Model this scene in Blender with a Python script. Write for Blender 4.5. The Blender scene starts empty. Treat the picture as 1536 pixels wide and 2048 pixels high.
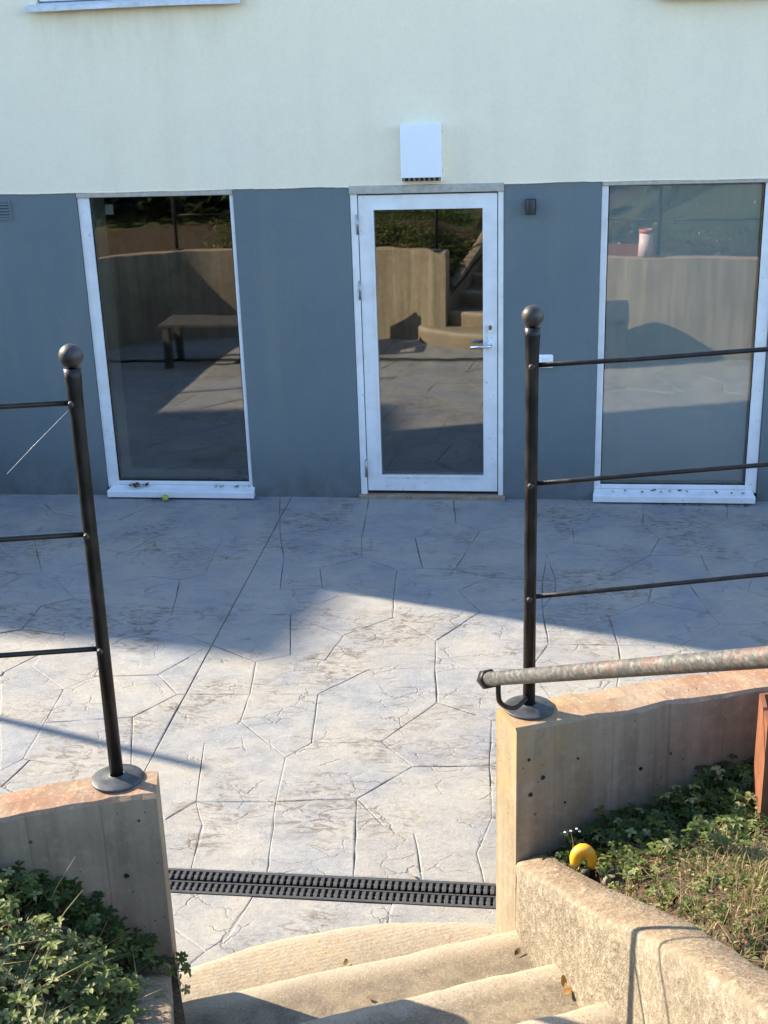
import bpy, math, random
from mathutils import Vector, Matrix
import numpy as np
random.seed(7)
R = math.radians
scene = bpy.context.scene
COL = scene.collection

# ------------------------------------------------------------------ camera, sky, sun, exposure
cam_d = bpy.data.cameras.new('camera'); cam = bpy.data.objects.new('camera', cam_d); COL.objects.link(cam)
cam_d.sensor_fit = 'HORIZONTAL'; cam_d.sensor_width = 36.0; cam_d.lens = 2468 / 1536 * 36.0
cam_d.clip_start = 0.05; cam_d.clip_end = 400
CAM = Vector((1.2109, -7.9958, 2.7017))
def cam_axes(pi, ya, ro):
    f = Vector((math.sin(ya) * math.cos(pi), math.cos(ya) * math.cos(pi), -math.sin(pi)))
    r = Vector((math.cos(ya), -math.sin(ya), 0)); u = r.cross(f)
    return math.cos(ro) * r + math.sin(ro) * u, -math.sin(ro) * r + math.cos(ro) * u, f
cr, cu, cf = cam_axes(R(19.31), R(-7.51), R(-1.84))
cam.matrix_world = Matrix(((cr.x, cu.x, -cf.x, CAM.x), (cr.y, cu.y, -cf.y, CAM.y), (cr.z, cu.z, -cf.z, CAM.z), (0, 0, 0, 1)))
scene.camera = cam
SUN_EL, SUN_AZ = R(30.0), R(-71.5)          # azimuth from +Y, negative towards -X
world = bpy.data.worlds.new('World'); scene.world = world; world.use_nodes = True
wn = world.node_tree; bg = wn.nodes['Background']; sk = wn.nodes.new('ShaderNodeTexSky')
sk.sky_type = 'NISHITA'; sk.sun_disc = False; sk.sun_elevation = SUN_EL; sk.sun_rotation = SUN_AZ
sk.air_density = 1.0; sk.dust_density = 0.3; sk.ozone_density = 3.0
wn.links.new(sk.outputs[0], bg.inputs[0]); bg.inputs[1].default_value = 0.15
sun_d = bpy.data.lights.new('sun', 'SUN'); sun_d.energy = 4.2; sun_d.angle = R(0.53); sun_d.color = (1.0, 0.87, 0.67)
sun = bpy.data.objects.new('sun', sun_d); COL.objects.link(sun)
to_sun = Vector((math.sin(SUN_AZ) * math.cos(SUN_EL), math.cos(SUN_AZ) * math.cos(SUN_EL), math.sin(SUN_EL)))
sun.rotation_euler = to_sun.to_track_quat('Z', 'Y').to_euler(); sun.location = (-20, 10, 20)
scene.view_settings.view_transform = 'Standard'; scene.view_settings.look = 'None'
scene.view_settings.gamma = 1.0; scene.view_settings.use_curve_mapping = False
scene.view_settings.exposure = 1.85
scene.render.engine = 'CYCLES'
scene.cycles.use_denoising = True
scene.cycles.max_bounces = 8; scene.cycles.diffuse_bounces = 4; scene.cycles.glossy_bounces = 4; scene.cycles.transparent_max_bounces = 12
scene.cycles.sample_clamp_indirect = 6.0

# ------------------------------------------------------------------ materials
class NT:
    def __init__(s, name):
        s.m = bpy.data.materials.new(name); s.m.use_nodes = True; s.t = s.m.node_tree
        s.bsdf = s.t.nodes['Principled BSDF']; s.out = s.t.nodes['Material Output']
        s.co = s.t.nodes.new('ShaderNodeTexCoord').outputs['Object']
    def n(s, typ, **kw):
        nd = s.t.nodes.new(typ)
        for k, v in kw.items(): setattr(nd, k, v)
        return nd
    def link(s, a, b): s.t.links.new(a, b)
    def put(s, sock, v):
        if isinstance(v, bpy.types.NodeSocket): s.link(v, sock)
        elif v is not None:
            if sock.type == 'RGBA' and not hasattr(v, '__len__'): v = (v, v, v, 1)
            elif sock.type == 'RGBA' and len(v) == 3: v = (*v, 1)
            sock.default_value = v
    def mapv(s, scale=(1, 1, 1), loc=(0, 0, 0), rot=(0, 0, 0), vec=None):
        nd = s.n('ShaderNodeMapping'); s.link(vec or s.co, nd.inputs[0])
        nd.inputs['Scale'].default_value = scale; nd.inputs['Location'].default_value = loc; nd.inputs['Rotation'].default_value = rot
        return nd.outputs[0]
    def noise(s, scale, detail=4, rough=0.55, vec=None, dist=0.0, typ='FBM'):
        nd = s.n('ShaderNodeTexNoise', noise_type=typ); s.link(vec or s.co, nd.inputs['Vector'])
        nd.inputs['Scale'].default_value = scale; nd.inputs['Detail'].default_value = detail
        nd.inputs['Roughness'].default_value = rough; nd.inputs['Distortion'].default_value = dist
        return nd.outputs['Fac']
    def voro(s, scale, vec=None, feat='F1', out='Distance', rnd=1.0):
        nd = s.n('ShaderNodeTexVoronoi', feature=feat); s.link(vec or s.co, nd.inputs['Vector'])
        nd.inputs['Scale'].default_value = scale; nd.inputs['Randomness'].default_value = rnd
        return nd.outputs[out]
    def ramp(s, fac, stops):
        nd = s.n('ShaderNodeValToRGB'); s.link(fac, nd.inputs[0]); cr_ = nd.color_ramp
        while len(cr_.elements) < len(stops): cr_.elements.new(0.5)
        for e, (p, c) in zip(cr_.elements, stops):
            e.position = p; e.color = (c, c, c, 1) if not hasattr(c, '__len__') else (*c, 1)
        return nd.outputs[0]
    def mr(s, v, a, b, c=0.0, d=1.0):
        nd = s.n('ShaderNodeMapRange'); s.put(nd.inputs[0], v)
        for i, q in enumerate((a, b, c, d)): nd.inputs[i + 1].default_value = q
        return nd.outputs[0]
    def mix(s, f, a, b, mode='MIX'):
        nd = s.n('ShaderNodeMix', data_type='RGBA', blend_type=mode)
        s.put(nd.inputs[0], f); s.put(nd.inputs[6], a); s.put(nd.inputs[7], b)
        return nd.outputs[2]
    def math(s, op, a, b=0.0):
        nd = s.n('ShaderNodeMath', operation=op); s.put(nd.inputs[0], a); s.put(nd.inputs[1], b); return nd.outputs[0]
    def bump(s, h, strength, dist, normal=None):
        nd = s.n('ShaderNodeBump'); s.put(nd.inputs['Height'], h); nd.inputs['Strength'].default_value = strength
        nd.inputs['Distance'].default_value = dist
        if normal is not None: s.link(normal, nd.inputs['Normal'])
        return nd.outputs[0]
    def nz(s):
        g = s.n('ShaderNodeNewGeometry'); x = s.n('ShaderNodeSeparateXYZ'); s.link(g.outputs['Normal'], x.inputs[0]); return x.outputs[2]
    def sep(s, axis):
        x = s.n('ShaderNodeSeparateXYZ'); s.link(s.co, x.inputs[0]); return x.outputs[axis]
    def rnd(s): return s.n('ShaderNodeObjectInfo').outputs['Random']
    def fin(s, color, rough=0.6, normal=None, metal=0.0, spec=0.5):
        s.put(s.bsdf.inputs['Base Color'], color); s.put(s.bsdf.inputs['Roughness'], rough)
        s.put(s.bsdf.inputs['Metallic'], metal); s.bsdf.inputs['Specular IOR Level'].default_value = spec
        if normal is not None: s.link(normal, s.bsdf.inputs['Normal'])
        return s.m
M = {}
G_ = -0.02
def build_materials():
    # stamped concrete paving
    t = NT('stamped_concrete')
    n1 = t.noise(2.3, 6, 0.65, dist=0.2); n2 = t.noise(10, 7, 0.7, vec=t.mapv(scale=(0.8, 1.3, 1)), dist=0.25); n3 = t.noise(60, 5, 0.65)
    c = t.mix(t.ramp(n1, [(0.38, 0.0), (0.62, 1.0)]), (0.190, 0.204, 0.226), (0.305, 0.282, 0.242))
    c = t.mix(t.ramp(n2, [(0.35, 0.0), (0.7, 0.55)]), c, (0.36, 0.35, 0.33))
    c = t.mix(t.mr(t.rnd(), 0, 1, 0.0, 0.25), c, (0.24, 0.215, 0.19))
    pm = t.math('MULTIPLY', t.ramp(t.noise(1.7, 3, vec=t.mapv(loc=(7, 3, 0))), [(0.50, 0.0), (0.63, 1.0)]), t.ramp(t.noise(16, 6, 0.7, vec=t.mapv(scale=(0.7, 1.5, 1)), dist=1.5), [(0.48, 0.0), (0.60, 1.0)]))
    c = t.mix(t.math('MULTIPLY', pm, 0.72), c, (0.10, 0.07, 0.048))
    wv = t.n('ShaderNodeTexNoise'); t.link(t.co, wv.inputs['Vector']); wv.inputs['Scale'].default_value = 6.0; wv.inputs['Detail'].default_value = 4
    vm = t.n('ShaderNodeVectorMath', operation='MULTIPLY_ADD'); t.link(wv.outputs['Color'], vm.inputs[0]); vm.inputs[1].default_value = (.22, .22, 0); t.link(t.mapv(scale=(0.75, 1.25, 1)), vm.inputs[2])
    ed = t.voro(7.5, vec=vm.outputs[0], feat='DISTANCE_TO_EDGE'); msk = t.ramp(t.noise(4.5, 4, vec=t.mapv(loc=(2, 9, 0))), [(0.50, 0.0), (0.60, 1.0)])
    crk = t.math('MULTIPLY', t.mr(ed, 0.035, 0.005), msk)
    c = t.mix(t.math('MULTIPLY', crk, 0.4), c, (0.085, 0.065, 0.05))
    fl = t.noise(38, 6, 0.75, vec=t.mapv(scale=(0.6, 1.5, 1)))
    c = t.mix(t.math('MULTIPLY', t.ramp(fl, [(0.54, 0), (0.66, 1)]), 0.24), c, (0.14, 0.11, 0.085)); c = t.mix(t.math('MULTIPLY', t.ramp(fl, [(0.34, 1), (0.44, 0)]), 0.30), c, (0.40, 0.385, 0.36))
    h = t.math('ADD', t.math('MULTIPLY', n2, 0.6), t.math('MULTIPLY', n3, 0.16))
    h = t.math('SUBTRACT', h, t.math('MULTIPLY', crk, 0.30)); h = t.math('ADD', h, t.math('MULTIPLY', fl, 0.35)); h = t.math('ADD', h, t.math('MULTIPLY', t.noise(3.2, 3, dist=0.8), 0.35))
    M['paving'] = t.fin(c, t.mr(n2, 0.3, 0.7, 0.55, 0.8), t.bump(h, 0.75, 0.012), spec=0.35)
    t = NT('paving_joint'); n1 = t.noise(20, 5)
    M['joint'] = t.fin(t.mix(n1, (0.11, 0.10, 0.085), (0.22, 0.19, 0.155)), 0.9, t.bump(n1, 0.4, 0.005))
    # facade renders
    def render_mat(name, a, b, stain, sa):
        t = NT(name); n1 = t.noise(0.9, 4); n2 = t.noise(220, 3); n3 = t.noise(3.0, 5, vec=t.mapv(scale=(1.6, 1, 0.18)))
        c = t.mix(t.ramp(n1, [(0.35, 0.0), (0.65, 1.0)]), a, b)
        c = t.mix(t.math('MULTIPLY', t.ramp(n3, [(0.50, 0.0), (0.75, 1.0)]), sa), c, stain)
        gr = t.noise(48, 6, 0.75); c = t.mix(t.math('MULTIPLY', t.ramp(gr, [(0.35, 1), (0.55, 0)]), 0.16), c, tuple(v * .72 for v in b)); c = t.mix(t.math('MULTIPLY', t.ramp(t.noise(5.5, 6, 0.7), [(0.45, 0), (0.7, 1)]), 0.18), c, tuple(min(1, v * 1.16) for v in a))
        n4 = t.noise(12, 4); c = t.mix(t.math('MULTIPLY', t.ramp(n4, [(0.55, 0), (0.75, 1)]), sa * 0.5), c, stain)
        h = t.math('ADD', t.math('MULTIPLY', n2, 0.5), t.math('MULTIPLY', t.noise(35, 4), 0.6))
        return t, c, h
    t, c, h = render_mat('white_render', (0.90, 0.795, 0.59), (0.868, 0.77, 0.583), (0.68, 0.59, 0.44), 0.22)
    # rust and dirt runs below the window sill, dirt band right above the openings
    zz = t.sep(2); xx = t.sep(0)
    dr = t.math('MULTIPLY', t.mr(zz, 2.75, 3.17, 0, 1), t.math('MULTIPLY', t.mr(xx, -2.0, -1.9), t.mr(xx, -0.5, -0.65)))
    dr = t.math('MULTIPLY', dr, t.ramp(t.noise(6, 5, vec=t.mapv(scale=(1.5, 1, 0.35))), [(0.4, 0.0), (0.7, 1.0)]))
    c = t.mix(t.math('MULTIPLY', dr, 0.35), c, (0.56, 0.46, 0.34))
    M['white_render'] = t.fin(c, 0.85, t.bump(h, 0.45, 0.005), spec=0.2)
    t, c, h = render_mat('grey_render', (0.150, 0.185, 0.195), (0.130, 0.165, 0.178), (0.185, 0.205, 0.19), 0.55)
    zz = t.sep(2)
    c = t.mix(t.math('MULTIPLY', t.mr(zz, 0.35, -0.02), t.ramp(t.noise(7, 5), [(0.35, 0.15), (0.7, 0.9)])), c, (0.10, 0.10, 0.085))
    M['grey_render'] = t.fin(c, 0.8, t.bump(h, 0.45, 0.005), spec=0.25)
    def simple(name, col, rough=0.5, metal=0.0, var=0.12, sc=14, bump=0.0, spec=0.5, col2=None):
        t = NT(name); n1 = t.noise(sc, 5, 0.6)
        col2 = col2 or tuple(v * (1 - 2 * var) for v in col)
        c = t.mix(t.ramp(n1, [(0.35, 0.0), (0.7, 1.0)]), col, col2)
        M[name] = t.fin(c, t.mr(n1, 0.3, 0.7, rough * 0.85, min(1, rough * 1.15)), t.bump(n1, bump, 0.004) if bump else None, metal, spec)
    # white painted window wood/aluminium with flakes and specks
    t = NT('white_paint'); n1 = t.noise(9, 5); sp = t.voro(38)
    c = t.mix(t.ramp(n1, [(0.4, 0.0), (0.75, 1.0)]), (0.78, 0.79, 0.79), (0.68, 0.68, 0.66))
    flk = t.math('MULTIPLY', t.ramp(t.noise(45, 3, vec=t.mapv(loc=(3, 1, 5))), [(0.66, 0.0), (0.70, 1.0)]), t.ramp(t.noise(5, 2), [(0.5, 0), (0.6, 1)]))
    c = t.mix(t.math('MULTIPLY', flk, 0.75), c, (0.30, 0.22, 0.15))
    M['white_paint'] = t.fin(c, 0.4, t.bump(n1, 0.1, 0.003), spec=0.5)
    simple('aged_trim', (0.50, 0.47, 0.40), 0.6, var=0.15, sc=25, bump=0.2)
    simple('sill_metal', (0.62, 0.66, 0.70), 0.42, var=0.12, sc=18, bump=0.15, col2=(0.50, 0.50, 0.50))
    simple('white_enamel', (0.86, 0.88, 0.90), 0.22, var=0.02, sc=5)
    simple('lamp_black', (0.018, 0.02, 0.022), 0.45, var=0.1)
    simple('rubber', (0.012, 0.012, 0.013), 0.6)
    simple('chrome', (0.72, 0.72, 0.72), 0.18, metal=1.0, var=0.04)
    simple('steel_hinge', (0.40, 0.40, 0.40), 0.35, metal=0.8, var=0.1)
    simple('inner_lining', (0.88, 0.92, 0.86), 0.6, var=0.06)
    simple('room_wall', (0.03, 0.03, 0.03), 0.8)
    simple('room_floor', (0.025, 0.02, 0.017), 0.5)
    simple('plastic_grate', (0.050, 0.053, 0.060), 0.42, var=0.25, sc=60, bump=0.2, col2=(0.075, 0.07, 0.065))
    simple('channel', (0.012, 0.012, 0.012), 0.8)
    simple('bark', (0.10, 0.075, 0.05), 0.9, var=0.3, sc=30, bump=0.6)
    simple('roof_sheet', (0.10, 0.07, 0.06), 0.7)
    simple('house_wall', (0.55, 0.48, 0.38), 0.8)
    simple('bench_wood', (0.075, 0.065, 0.058), 0.7, var=0.25, sc=20, bump=0.3)
    simple('dark_cloth', (0.02, 0.022, 0.028), 0.9)
    simple('dark_plastic', (0.035, 0.04, 0.05), 0.6)
    simple('paper', (0.7, 0.7, 0.66), 0.7, var=0.03)
    simple('pink_plastic', (0.75, 0.55, 0.55), 0.5, var=0.05)
    simple('red_plastic', (0.55, 0.18, 0.15), 0.5, var=0.05)
    simple('shoe_blue', (0.03, 0.16, 0.32), 0.6)
    simple('corten', (0.15, 0.050, 0.020), 0.8, var=0.3, sc=18, bump=0.3, col2=(0.20, 0.07, 0.028))
    simple('pebble', (0.30, 0.25, 0.19), 0.9, var=0.2, sc=30, bump=0.5)
    simple('dry_stem', (0.30, 0.20, 0.12), 0.85, var=0.25, sc=10)
    simple('brass', (0.22, 0.15, 0.06), 0.4, metal=0.6)
    simple('web', (0.9, 0.9, 0.9), 0.3)
    # wrought metal of the railing
    t = NT('railing_metal'); n1 = t.noise(30, 5, vec=t.mapv(scale=(1, 1, 0.4))); n2 = t.noise(90, 3)
    c = t.mix(t.ramp(n1, [(0.45, 0.0), (0.68, 1.0)]), (0.009, 0.009, 0.0095), (0.030, 0.023, 0.019))
    M['railing'] = t.fin(c, t.mr(n1, 0.3, 0.7, 0.32, 0.55), t.bump(t.math('ADD', n1, t.math('MULTIPLY', n2, 0.4)), 0.35, 0.004), 0.35)
    t = NT('worn_ball_metal'); n1 = t.noise(28, 5); c = t.mix(t.ramp(n1, [(0.4, 0.0), (0.65, 1.0)]), (0.075, 0.068, 0.063), (0.035, 0.030, 0.026))
    M['ball'] = t.fin(c, 0.5, t.bump(n1, 0.35, 0.004), 0.3)
    t = NT('plate_metal'); n1 = t.noise(22, 5); c = t.mix(t.ramp(n1, [(0.4, 0.0), (0.65, 1.0)]), (0.075, 0.08, 0.085), (0.035, 0.036, 0.04))
    M['plate'] = t.fin(c, 0.5, t.bump(n1, 0.4, 0.006), 0.3)
    t = NT('galvanised_pipe'); n1 = t.noise(62, 6, 0.7, vec=t.mapv(rot=(0, 0, 0.5), scale=(1.4, 0.6, 1.4))); n2 = t.noise(120, 4)
    c = t.mix(t.ramp(n1, [(0.47, 0.0), (0.62, 1.0)]), (0.085, 0.083, 0.08), (0.19, 0.18, 0.165))
    pk = t.math('MULTIPLY', t.ramp(t.noise(9, 4), [(0.52, 0), (0.62, 1)]), t.mr(t.sep(1), -5.05, -5.8))
    c = t.mix(t.math('MULTIPLY', pk, 0.4), c, (0.27, 0.13, 0.085))
    M['pipe'] = t.fin(c, t.mr(n2, 0.3, 0.7, 0.35, 0.6), t.bump(t.math('ADD', n1, t.math('MULTIPLY', n2, 0.3)), 0.35, 0.004), 0.35)
    # retaining wall concrete: board marks, bug holes, lichen stained top
    OCHRE = (1.12 - 1.6, -4.86 + 4.6, .93 - G_)
    def concrete(name, a, b, top1, top2, holes=True, rough_plaster=0.0, tmix=0.75):
        t = NT(name)
        n1 = t.noise(3.0, 6, 0.6); n2 = t.noise(9, 6, 0.65, vec=t.mapv(scale=(1.6, 1.6, 0.09))); n3 = t.noise(120, 3); n4 = t.noise(32, 5, 0.65)
        c = t.mix(t.ramp(n2, [(0.36, 0.0), (0.66, 1.0)]), a, b)
        c = t.mix(t.math('MULTIPLY', t.ramp(n1, [(0.45, 0.0), (0.7, 1.0)]), 0.45), c, tuple(v * 0.62 for v in a))
        c = t.mix(t.math('MULTIPLY', t.ramp(n4, [(0.5, 0), (0.72, 1)]), 0.35), c, tuple(min(1, v * 1.25) for v in b))
        up = t.mr(t.nz(), 0.45, 0.8)
        tc = t.mix(t.ramp(t.noise(6, 5, dist=0.5), [(0.38, 0.0), (0.62, 1.0)]), top1, top2)
        tc = t.mix(t.math('MULTIPLY', t.ramp(t.noise(85, 5, 0.7), [(0.53, 0), (0.62, 1)]), 0.75), tc, (0.42, 0.33, 0.23))
        tc = t.mix(t.math('MULTIPLY', t.ramp(t.noise(28, 5), [(0.60, 0), (0.70, 1)]), 0.6), tc, (0.10, 0.075, 0.055))
        c = t.mix(t.math('MULTIPLY', up, tmix), c, tc)
        h = t.math('ADD', t.math('MULTIPLY', n3, 0.18 + rough_plaster), t.math('MULTIPLY', n4, 0.5 + rough_plaster))
        if holes:
            og = t.n('ShaderNodeVectorMath', operation='DISTANCE'); t.link(t.co, og.inputs[0]); og.inputs[1].default_value = OCHRE
            c = t.mix(t.math('MULTIPLY', t.mr(og.outputs['Value'], 0.42, 0.05), t.ramp(t.noise(14, 5), [(0.35, 0.05), (0.65, 0.7)])), c, (0.34, 0.235, 0.10))
            bj = t.n('ShaderNodeTexWave', wave_type='BANDS', bands_direction='X'); t.link(t.co, bj.inputs['Vector']); bj.inputs['Scale'].default_value = 1.9; bj.inputs['Distortion'].default_value = .25
            bl = t.math('MULTIPLY', t.mr(bj.outputs['Fac'], 0.008, 0.0), t.mr(t.nz(), 0.6, 0.3)); c = t.mix(t.math('MULTIPLY', bl, 0.16), c, (0.07, 0.055, 0.04)); h = t.math('SUBTRACT', h, t.math('MULTIPLY', bl, 0.25))
            d = t.voro(16); jit = t.noise(4.1, 2)
            hole = t.math('MULTIPLY', t.mr(d, 0.11, 0.06), t.ramp(jit, [(0.55, 0), (0.58, 1)]))
            d2 = t.voro(43, vec=t.mapv(loc=(3, 5, 1))); hole2 = t.math('MULTIPLY', t.mr(d2, 0.13, 0.07), t.ramp(t.noise(6, 2, vec=t.mapv(loc=(9, 2, 1))), [(0.55, 0), (0.6, 1)]))
            hole = t.math('MAXIMUM', hole, hole2)
            c = t.mix(t.math('MULTIPLY', hole, 0.65), c, (0.03, 0.017, 0.014)); h = t.math('SUBTRACT', h, t.math('MULTIPLY', hole, 1.5))
        if rough_plaster:
            cl = t.ramp(t.noise(42, 6, 0.7), [(0.38, 0.0), (0.6, 1.0)]); h = t.math('ADD', h, t.math('MULTIPLY', cl, 0.6))
            c = t.mix(t.math('MULTIPLY', t.math('SUBTRACT', 1.0, cl), 0.55), c, (0.13, 0.095, 0.065))
        return t.fin(c, 0.9, t.bump(h, 0.6, 0.014 if rough_plaster else 0.005), spec=0.2)
    M['wall_concrete'] = concrete('wall_concrete', (0.225, 0.178, 0.122), (0.36, 0.30, 0.21), (0.275, 0.13, 0.075), (0.31, 0.215, 0.14))
    M['parapet'] = concrete('parapet_plaster', (0.27, 0.23, 0.17), (0.345, 0.295, 0.22), (0.235, 0.16, 0.095), (0.31, 0.235, 0.155), holes=False, rough_plaster=0.6)
    # steps
    t = NT('step_concrete'); n1 = t.noise(4, 6, 0.6); n2 = t.noise(60, 5, 0.7); n3 = t.noise(16, 5, 0.65)
    c = t.mix(t.ramp(n1, [(0.36, 0.0), (0.62, 1.0)]), (0.33, 0.26, 0.17), (0.24, 0.195, 0.14))
    c = t.mix(t.math('MULTIPLY', t.ramp(n3, [(0.42, 0), (0.62, 1)]), 0.75), c, (0.12, 0.095, 0.065))
    c = t.mix(t.math('MULTIPLY', t.ramp(n2, [(0.52, 0), (0.68, 1)]), 0.4), c, (0.44, 0.37, 0.27))
    wa = t.n('ShaderNodeAttribute'); wa.attribute_name = 'nose_light_dirt'; wv = t.math('ADD', wa.outputs['Fac'], t.mr(n3, .3, .7, -.35, .35)); n5 = t.noise(170, 4, 0.7)
    c = t.mix(t.math('MULTIPLY', t.mr(wv, 0.55, 0.25), 0.42), c, (0.115, 0.095, 0.07)); c = t.mix(t.math('MULTIPLY', t.mr(wv, 0.55, 0.95), 0.6), c, (0.42, 0.36, 0.27))  # painted highlight on the nosings, gritty dirt on the treads behind them
    c = t.mix(t.math('MULTIPLY', t.ramp(n5, [(0.56, 0), (0.66, 1)]), 0.6), c, (0.07, 0.055, 0.04)); c = t.mix(t.math('MULTIPLY', t.ramp(n5, [(0.34, 1), (0.42, 0)]), 0.5), c, (0.46, 0.40, 0.31))
    g = t.n('ShaderNodeTexWave', wave_type='BANDS', bands_direction='Y'); t.link(t.mapv(rot=(0, 0, R(-22))), g.inputs['Vector'])
    g.inputs['Scale'].default_value = 17; g.inputs['Distortion'].default_value = 5.0; g.inputs['Detail'].default_value = 2; g.inputs['Detail Scale'].default_value = 1.5
    h = t.math('ADD', t.math('MULTIPLY', n2, 0.5), t.math('MULTIPLY', n3, 0.5))
    h = t.math('ADD', h, t.math('MULTIPLY', t.math('MULTIPLY', g.outputs['Fac'], t.mr(t.sep(2), 0.22, 0.2)), 0.16))
    M['step'] = t.fin(c, 0.9, t.bump(h, 0.6, 0.006), spec=0.2)
    # soil and hill grass
    t = NT('soil'); n1 = t.noise(8, 6, 0.7); n2 = t.noise(50, 5)
    c = t.mix(n1, (0.035, 0.024, 0.016), (0.10, 0.07, 0.045)); c = t.mix(t.math('MULTIPLY', t.ramp(n2, [(0.55, 0), (0.7, 1)]), 0.5), c, (0.17, 0.13, 0.09))
    M['soil'] = t.fin(c, 0.95, t.bump(t.math('ADD', n1, n2), 0.8, 0.03), spec=0.1)
    t = NT('hill_grass'); n1 = t.noise(0.8, 6, 0.65); n2 = t.noise(9, 6, 0.75)
    c = t.mix(t.ramp(n1, [(0.4, 0), (0.62, 1)]), (0.06, 0.075, 0.025), (0.13, 0.115, 0.05)); c = t.mix(t.ramp(n2, [(0.4, 0), (0.7, 0.7)]), c, (0.035, 0.04, 0.018))
    M['hill'] = t.fin(c, 0.95, t.bump(n2, 0.9, 0.08), spec=0.1)
    # leaves
    def leaf(name, a, b, trans=0.42, rough=0.52):
        t = NT(name); rn = t.noise(11, 3)
        c = t.mix(t.ramp(rn, [(0.35, 0), (0.65, 1)]), a, b)
        t.put(t.bsdf.inputs['Base Color'], c); t.bsdf.inputs['Roughness'].default_value = rough; t.bsdf.inputs['Specular IOR Level'].default_value = 0.28
        tr = t.n('ShaderNodeBsdfTranslucent'); t.put(tr.inputs[0], t.mix(0.5, c, (0.18, 0.22, 0.03)))
        mx = t.n('ShaderNodeMixShader'); mx.inputs[0].default_value = trans
        t.link(t.bsdf.outputs[0], mx.inputs[1]); t.link(tr.outputs[0], mx.inputs[2]); t.link(mx.outputs[0], t.out.inputs[0])
        M[name] = t.m
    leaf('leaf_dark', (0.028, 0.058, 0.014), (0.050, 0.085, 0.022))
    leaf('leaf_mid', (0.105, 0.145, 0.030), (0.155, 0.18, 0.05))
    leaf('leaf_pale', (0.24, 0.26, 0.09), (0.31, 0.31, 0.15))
    leaf('leaf_shaded', (0.008, 0.014, 0.007), (0.014, 0.022, 0.010), 0.1)  # shade painted into the tree crowns as near-black leaves
    leaf('leaf_dead', (0.11, 0.06, 0.03), (0.19, 0.115, 0.055), 0.15, 0.7)
    leaf('leaf_orange', (0.32, 0.14, 0.035), (0.42, 0.24, 0.07), 0.2, 0.6)
    leaf('grass_blade', (0.11, 0.13, 0.03), (0.20, 0.18, 0.055), 0.3, 0.6)
    leaf('straw', (0.30, 0.22, 0.12), (0.38, 0.30, 0.17), 0.1, 0.7)
    leaf('petal', (0.75, 0.75, 0.70), (0.8, 0.8, 0.78), 0.2, 0.6)
    t = NT('gourd_skin'); n1 = t.noise(14, 4); d = t.voro(26)
    c = t.mix(t.ramp(n1, [(0.35, 0), (0.7, 1)]), (0.72, 0.30, 0.01), (0.78, 0.42, 0.02)); c = t.mix(t.math('MULTIPLY', t.mr(d, 0.17, 0.10), t.ramp(t.noise(9, 2), [(0.5, 0), (0.55, 1)])), c, (0.10, 0.045, 0.01))
    M['gourd'] = t.fin(c, 0.38, None)
    simple('apple', (0.50, 0.46, 0.10), 0.4, var=0.12, sc=40, col2=(0.40, 0.30, 0.06))
    # glazing: clear pane with the strong mirror image of a double glazed unit
    t = NT('window_glass'); t.t.nodes.remove(t.bsdf)
    fr = t.n('ShaderNodeFresnel'); fr.inputs[0].default_value = 2.25
    gl = t.n('ShaderNodeBsdfGlossy'); gl.inputs['Roughness'].default_value = 0.0; gl.inputs[0].default_value = (1, 1, 1, 1)
    nb = t.bump(t.noise(1.7, 2), 0.035, 0.02); t.link(nb, gl.inputs['Normal'])
    tp = t.n('ShaderNodeBsdfTransparent'); tp.inputs[0].default_value = (0.95, 0.98, 0.96, 1)
    mx = t.n('ShaderNodeMixShader'); t.link(fr.outputs[0], mx.inputs[0]); t.link(tp.outputs[0], mx.inputs[1]); t.link(gl.outputs[0], mx.inputs[2])
    t.link(mx.outputs[0], t.out.inputs[0]); M['glass'] = t.m
    t = NT('sheer_cloth'); n1 = t.noise(60, 3)
    df = t.n('ShaderNodeBsdfDiffuse'); df.inputs[0].default_value = (0.74, 0.86, 1.0, 1)
    tp = t.n('ShaderNodeBsdfTransparent'); mx = t.n('ShaderNodeMixShader'); mx.inputs[0].default_value = 0.93
    t.link(tp.outputs[0], mx.inputs[1]); t.link(df.outputs[0], mx.inputs[2]); t.link(mx.outputs[0], t.out.inputs[0]); t.t.nodes.remove(t.bsdf); M['curtain'] = t.m
build_materials()

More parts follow.
